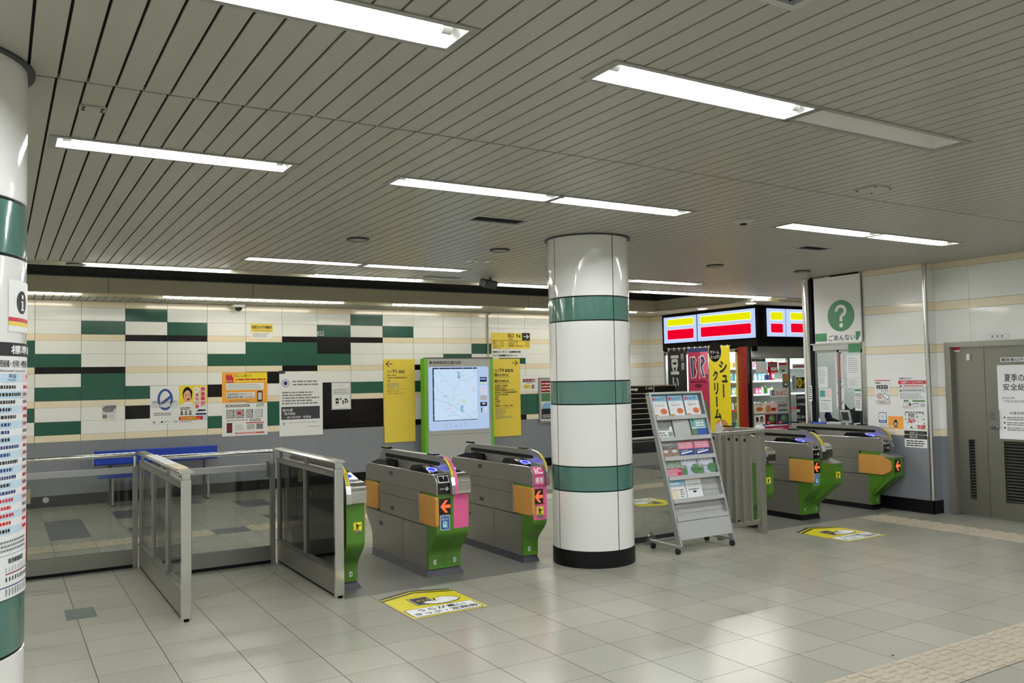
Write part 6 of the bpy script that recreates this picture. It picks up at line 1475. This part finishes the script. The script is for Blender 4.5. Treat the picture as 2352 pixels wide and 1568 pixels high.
for (x, y, lb) in ((4.38, 7.99, 'left of two small glossy spot fittings before the column'), (4.58, 7.94, 'right of two small glossy spot fittings before the column')):
    m_ = MB(); m_.lathe(x, y, [(.07, H - .001), (.07, H - .01), (.05, H - .012)], 'white_paint', 20); m_.lathe(x, y, [(.05, H - .011), (.001, H - .02)], 'steel_bright', 20); m_.build('spot_fitting', None, lb, 'spotlight', 'glossy ceiling spots')
p = at_z(1120, 640, H); t = thing('hanging_speaker', 'small dark box speaker hanging under the ceiling near the far edge', 'speaker', (5.33, 9.25, H)); m_ = MB(Matrix.Rotation(.45, 4, 'Z') @ Matrix.Rotation(.35, 4, 'X')); m_.cbox(-.13, -.06, -.13, .13, .06, -.03, 'dark_grey', .015); m_.build('body', t); m_ = MB(); m_.tube([(0, 0, -.05), (0, 0, 0)], .015, 'dark_grey'); m_.build('bracket', t)
for px, py in ((1725, 696), (1613, 709)):
    p = at_z(px, py, 2.92); m_ = MB(); m_.lathe(p.x, p.y, [(.1, 2.919), (.1, 2.912), (.08, 2.912)], 'white_paint', 24); m_.lathe(p.x, p.y, [(.08, 2.913), (.001, 2.914)], 'cove_light', 24); m_.build('downlight', None, ('right' if px > 1700 else 'left') + ' round downlight in the soffit above the shop signs', 'light', 'downlights over the shop')

# ================================================================== TIMETABLE ON THE LEFT COLUMN
CX, CYL = -0.2756, 3.9584
class Wrap(MB):     # printed sheet wrapped round the column; a = degrees, z = height
    def __init__(s, R): super().__init__(); s.R = R
    def rect(s, a0, z0, a1, z1, m, lay=0):
        n = max(1, int(abs(a1 - a0) / 4)); vs = []; r = s.R + lay * .0007
        for i in range(n + 1):
            a = math.radians(a0 + (a1 - a0) * i / n); c, q = math.cos(a), math.sin(a)
            vs += [(CX + r * c, CYL + r * q, z0), (CX + r * c, CYL + r * q, z1)]
        s.add(vs, [(2 * i, 2 * i + 2, 2 * i + 3, 2 * i + 1) for i in range(n)], m, False); return s
    def text(s, body, a0, z0, a1, z1, m, lay=2, bold=0.0):
        vs, fs, x0, x1, y0, y1 = text_mesh(body, bold); out = []
        for v in vs:
            r = s.R + (lay + v[2]) * .0007
            a = math.radians(a0 + (v[0] - x0) / (x1 - x0) * (a1 - a0)); out.append((CX + r * math.cos(a), CYL + r * math.sin(a), z0 + (v[1] - y0) / (y1 - y0) * (z1 - z0)))
        s.add(out, fs, m); return s
    def dashes(s, a0, z0, a1, z1, m, lay=2):
        a = a0
        while a < a1 - .5:
            w = random.uniform(1.2, 2.2); s.rect(a, z0, min(a1, a + w), z1, m, lay); a += w + .7
random.seed(9)
s = Wrap(.3775); A0, A1 = -100, -6
s.rect(A0, .885, A1, 1.85, 'paper', 0); s.rect(A0, 1.80, A1, 1.852, 'ink', 1); s.text('標準時刻表', -33, 1.808, 22, 1.843, 'white_vinyl', 2, .03)
s.text('西船橋・大手町・中野方面', -42, 1.757, -11, 1.785, 'ink', 2, .01); s.text('for Nishi-funabashi, Otemachi, Nakano', -45, 1.738, -13, 1.749, 'ink', 2)
s.rect(A0, 1.70, -20, 1.733, 'pale_blue', 1); s.rect(-19, 1.70, A1, 1.733, 'pale_pink', 1); s.text('平日', -35, 1.715, -28, 1.730, 'navy', 2, .02); s.text('Weekdays', -36, 1.704, -27, 1.711, 'navy', 2); s.text('土休', -12, 1.715, -7, 1.730, 'red', 2, .01)
zt = 1.695; k = 0
while zt > 1.14:
    z1, z0 = zt, zt - .0285
    if k % 2 == 1: s.rect(A0, z0, -20.5, z1, 'pale_blue', 1); s.rect(-19.5, z0, A1, z1, 'pale_pink', 1)
    L_ = random.uniform(-34, -21); s.dashes(-60, z0 + .009, L_, z1 - .007, random.choice(['navy', 'ink', 'red']) if k > 4 else 'ink', 2); s.dashes(-17.5, z0 + .009, -9, z1 - .007, random.choice(['red', 'photo_grey']), 2)
    zt -= .0285; k += 1
for j in range(3): s.dashes(-45, 1.095 - j * .016, -12, 1.103 - j * .016, 'ink_grey', 2)
s.rect(A0, 1.047, A1, 1.049, 'ink_grey', 1); s.text('東西線路線図', -34, 1.015, -17, 1.035, 'ink', 2, .02)
s.rect(-36, .975, A1, .979, 'dark_red', 1); s.rect(-45, .928, A1, .932, 'navy', 1)
for a in range(-36, -8, 3): s.rect(a, .985, a + .7, 1.003, 'ink_pale', 2); s.rect(a, .950, a + 1.1, .965, 'ink', 2); s.rect(a, .895, a + .6, .924, 'ink_grey', 2); s.rect(a + 1, .90, a + 1.5, .92, 'ink_pale', 2)
s.build('timetable', None, 'large train timetable sheet wrapped around the left column', 'timetable')
s = Wrap(.3765); s.rect(-35, 1.895, 12, 2.095, 'white_vinyl', 0); s.rect(-35, 1.935, 12, 1.950, 'red', 1); s.rect(-35, 1.918, 12, 1.934, 'sign_yellow', 1)
for i in range(24):
    pass
n = 26; vs = []
for i in range(n): a = math.radians(-20 + 7 * math.cos(2 * PI * i / n)); vs.append((CX + .3782 * math.cos(a), CYL + .3782 * math.sin(a), 2.012 + .045 * math.sin(2 * PI * i / n)))
s.add(vs, [tuple(range(n))], 'ink'); s.rect(-21.2, 1.982, -18.8, 2.018, 'white_vinyl', 4); s.rect(-22.2, 2.012, -18.8, 2.018, 'white_vinyl', 4); s.rect(-22.4, 1.980, -17.6, 1.986, 'white_vinyl', 4); s.rect(-21.4, 2.026, -18.6, 2.042, 'white_vinyl', 4)
s.build('information_sign', None, 'white information sign with a black i disc on the left column', 'sign')
bpy.context.view_layer.update()
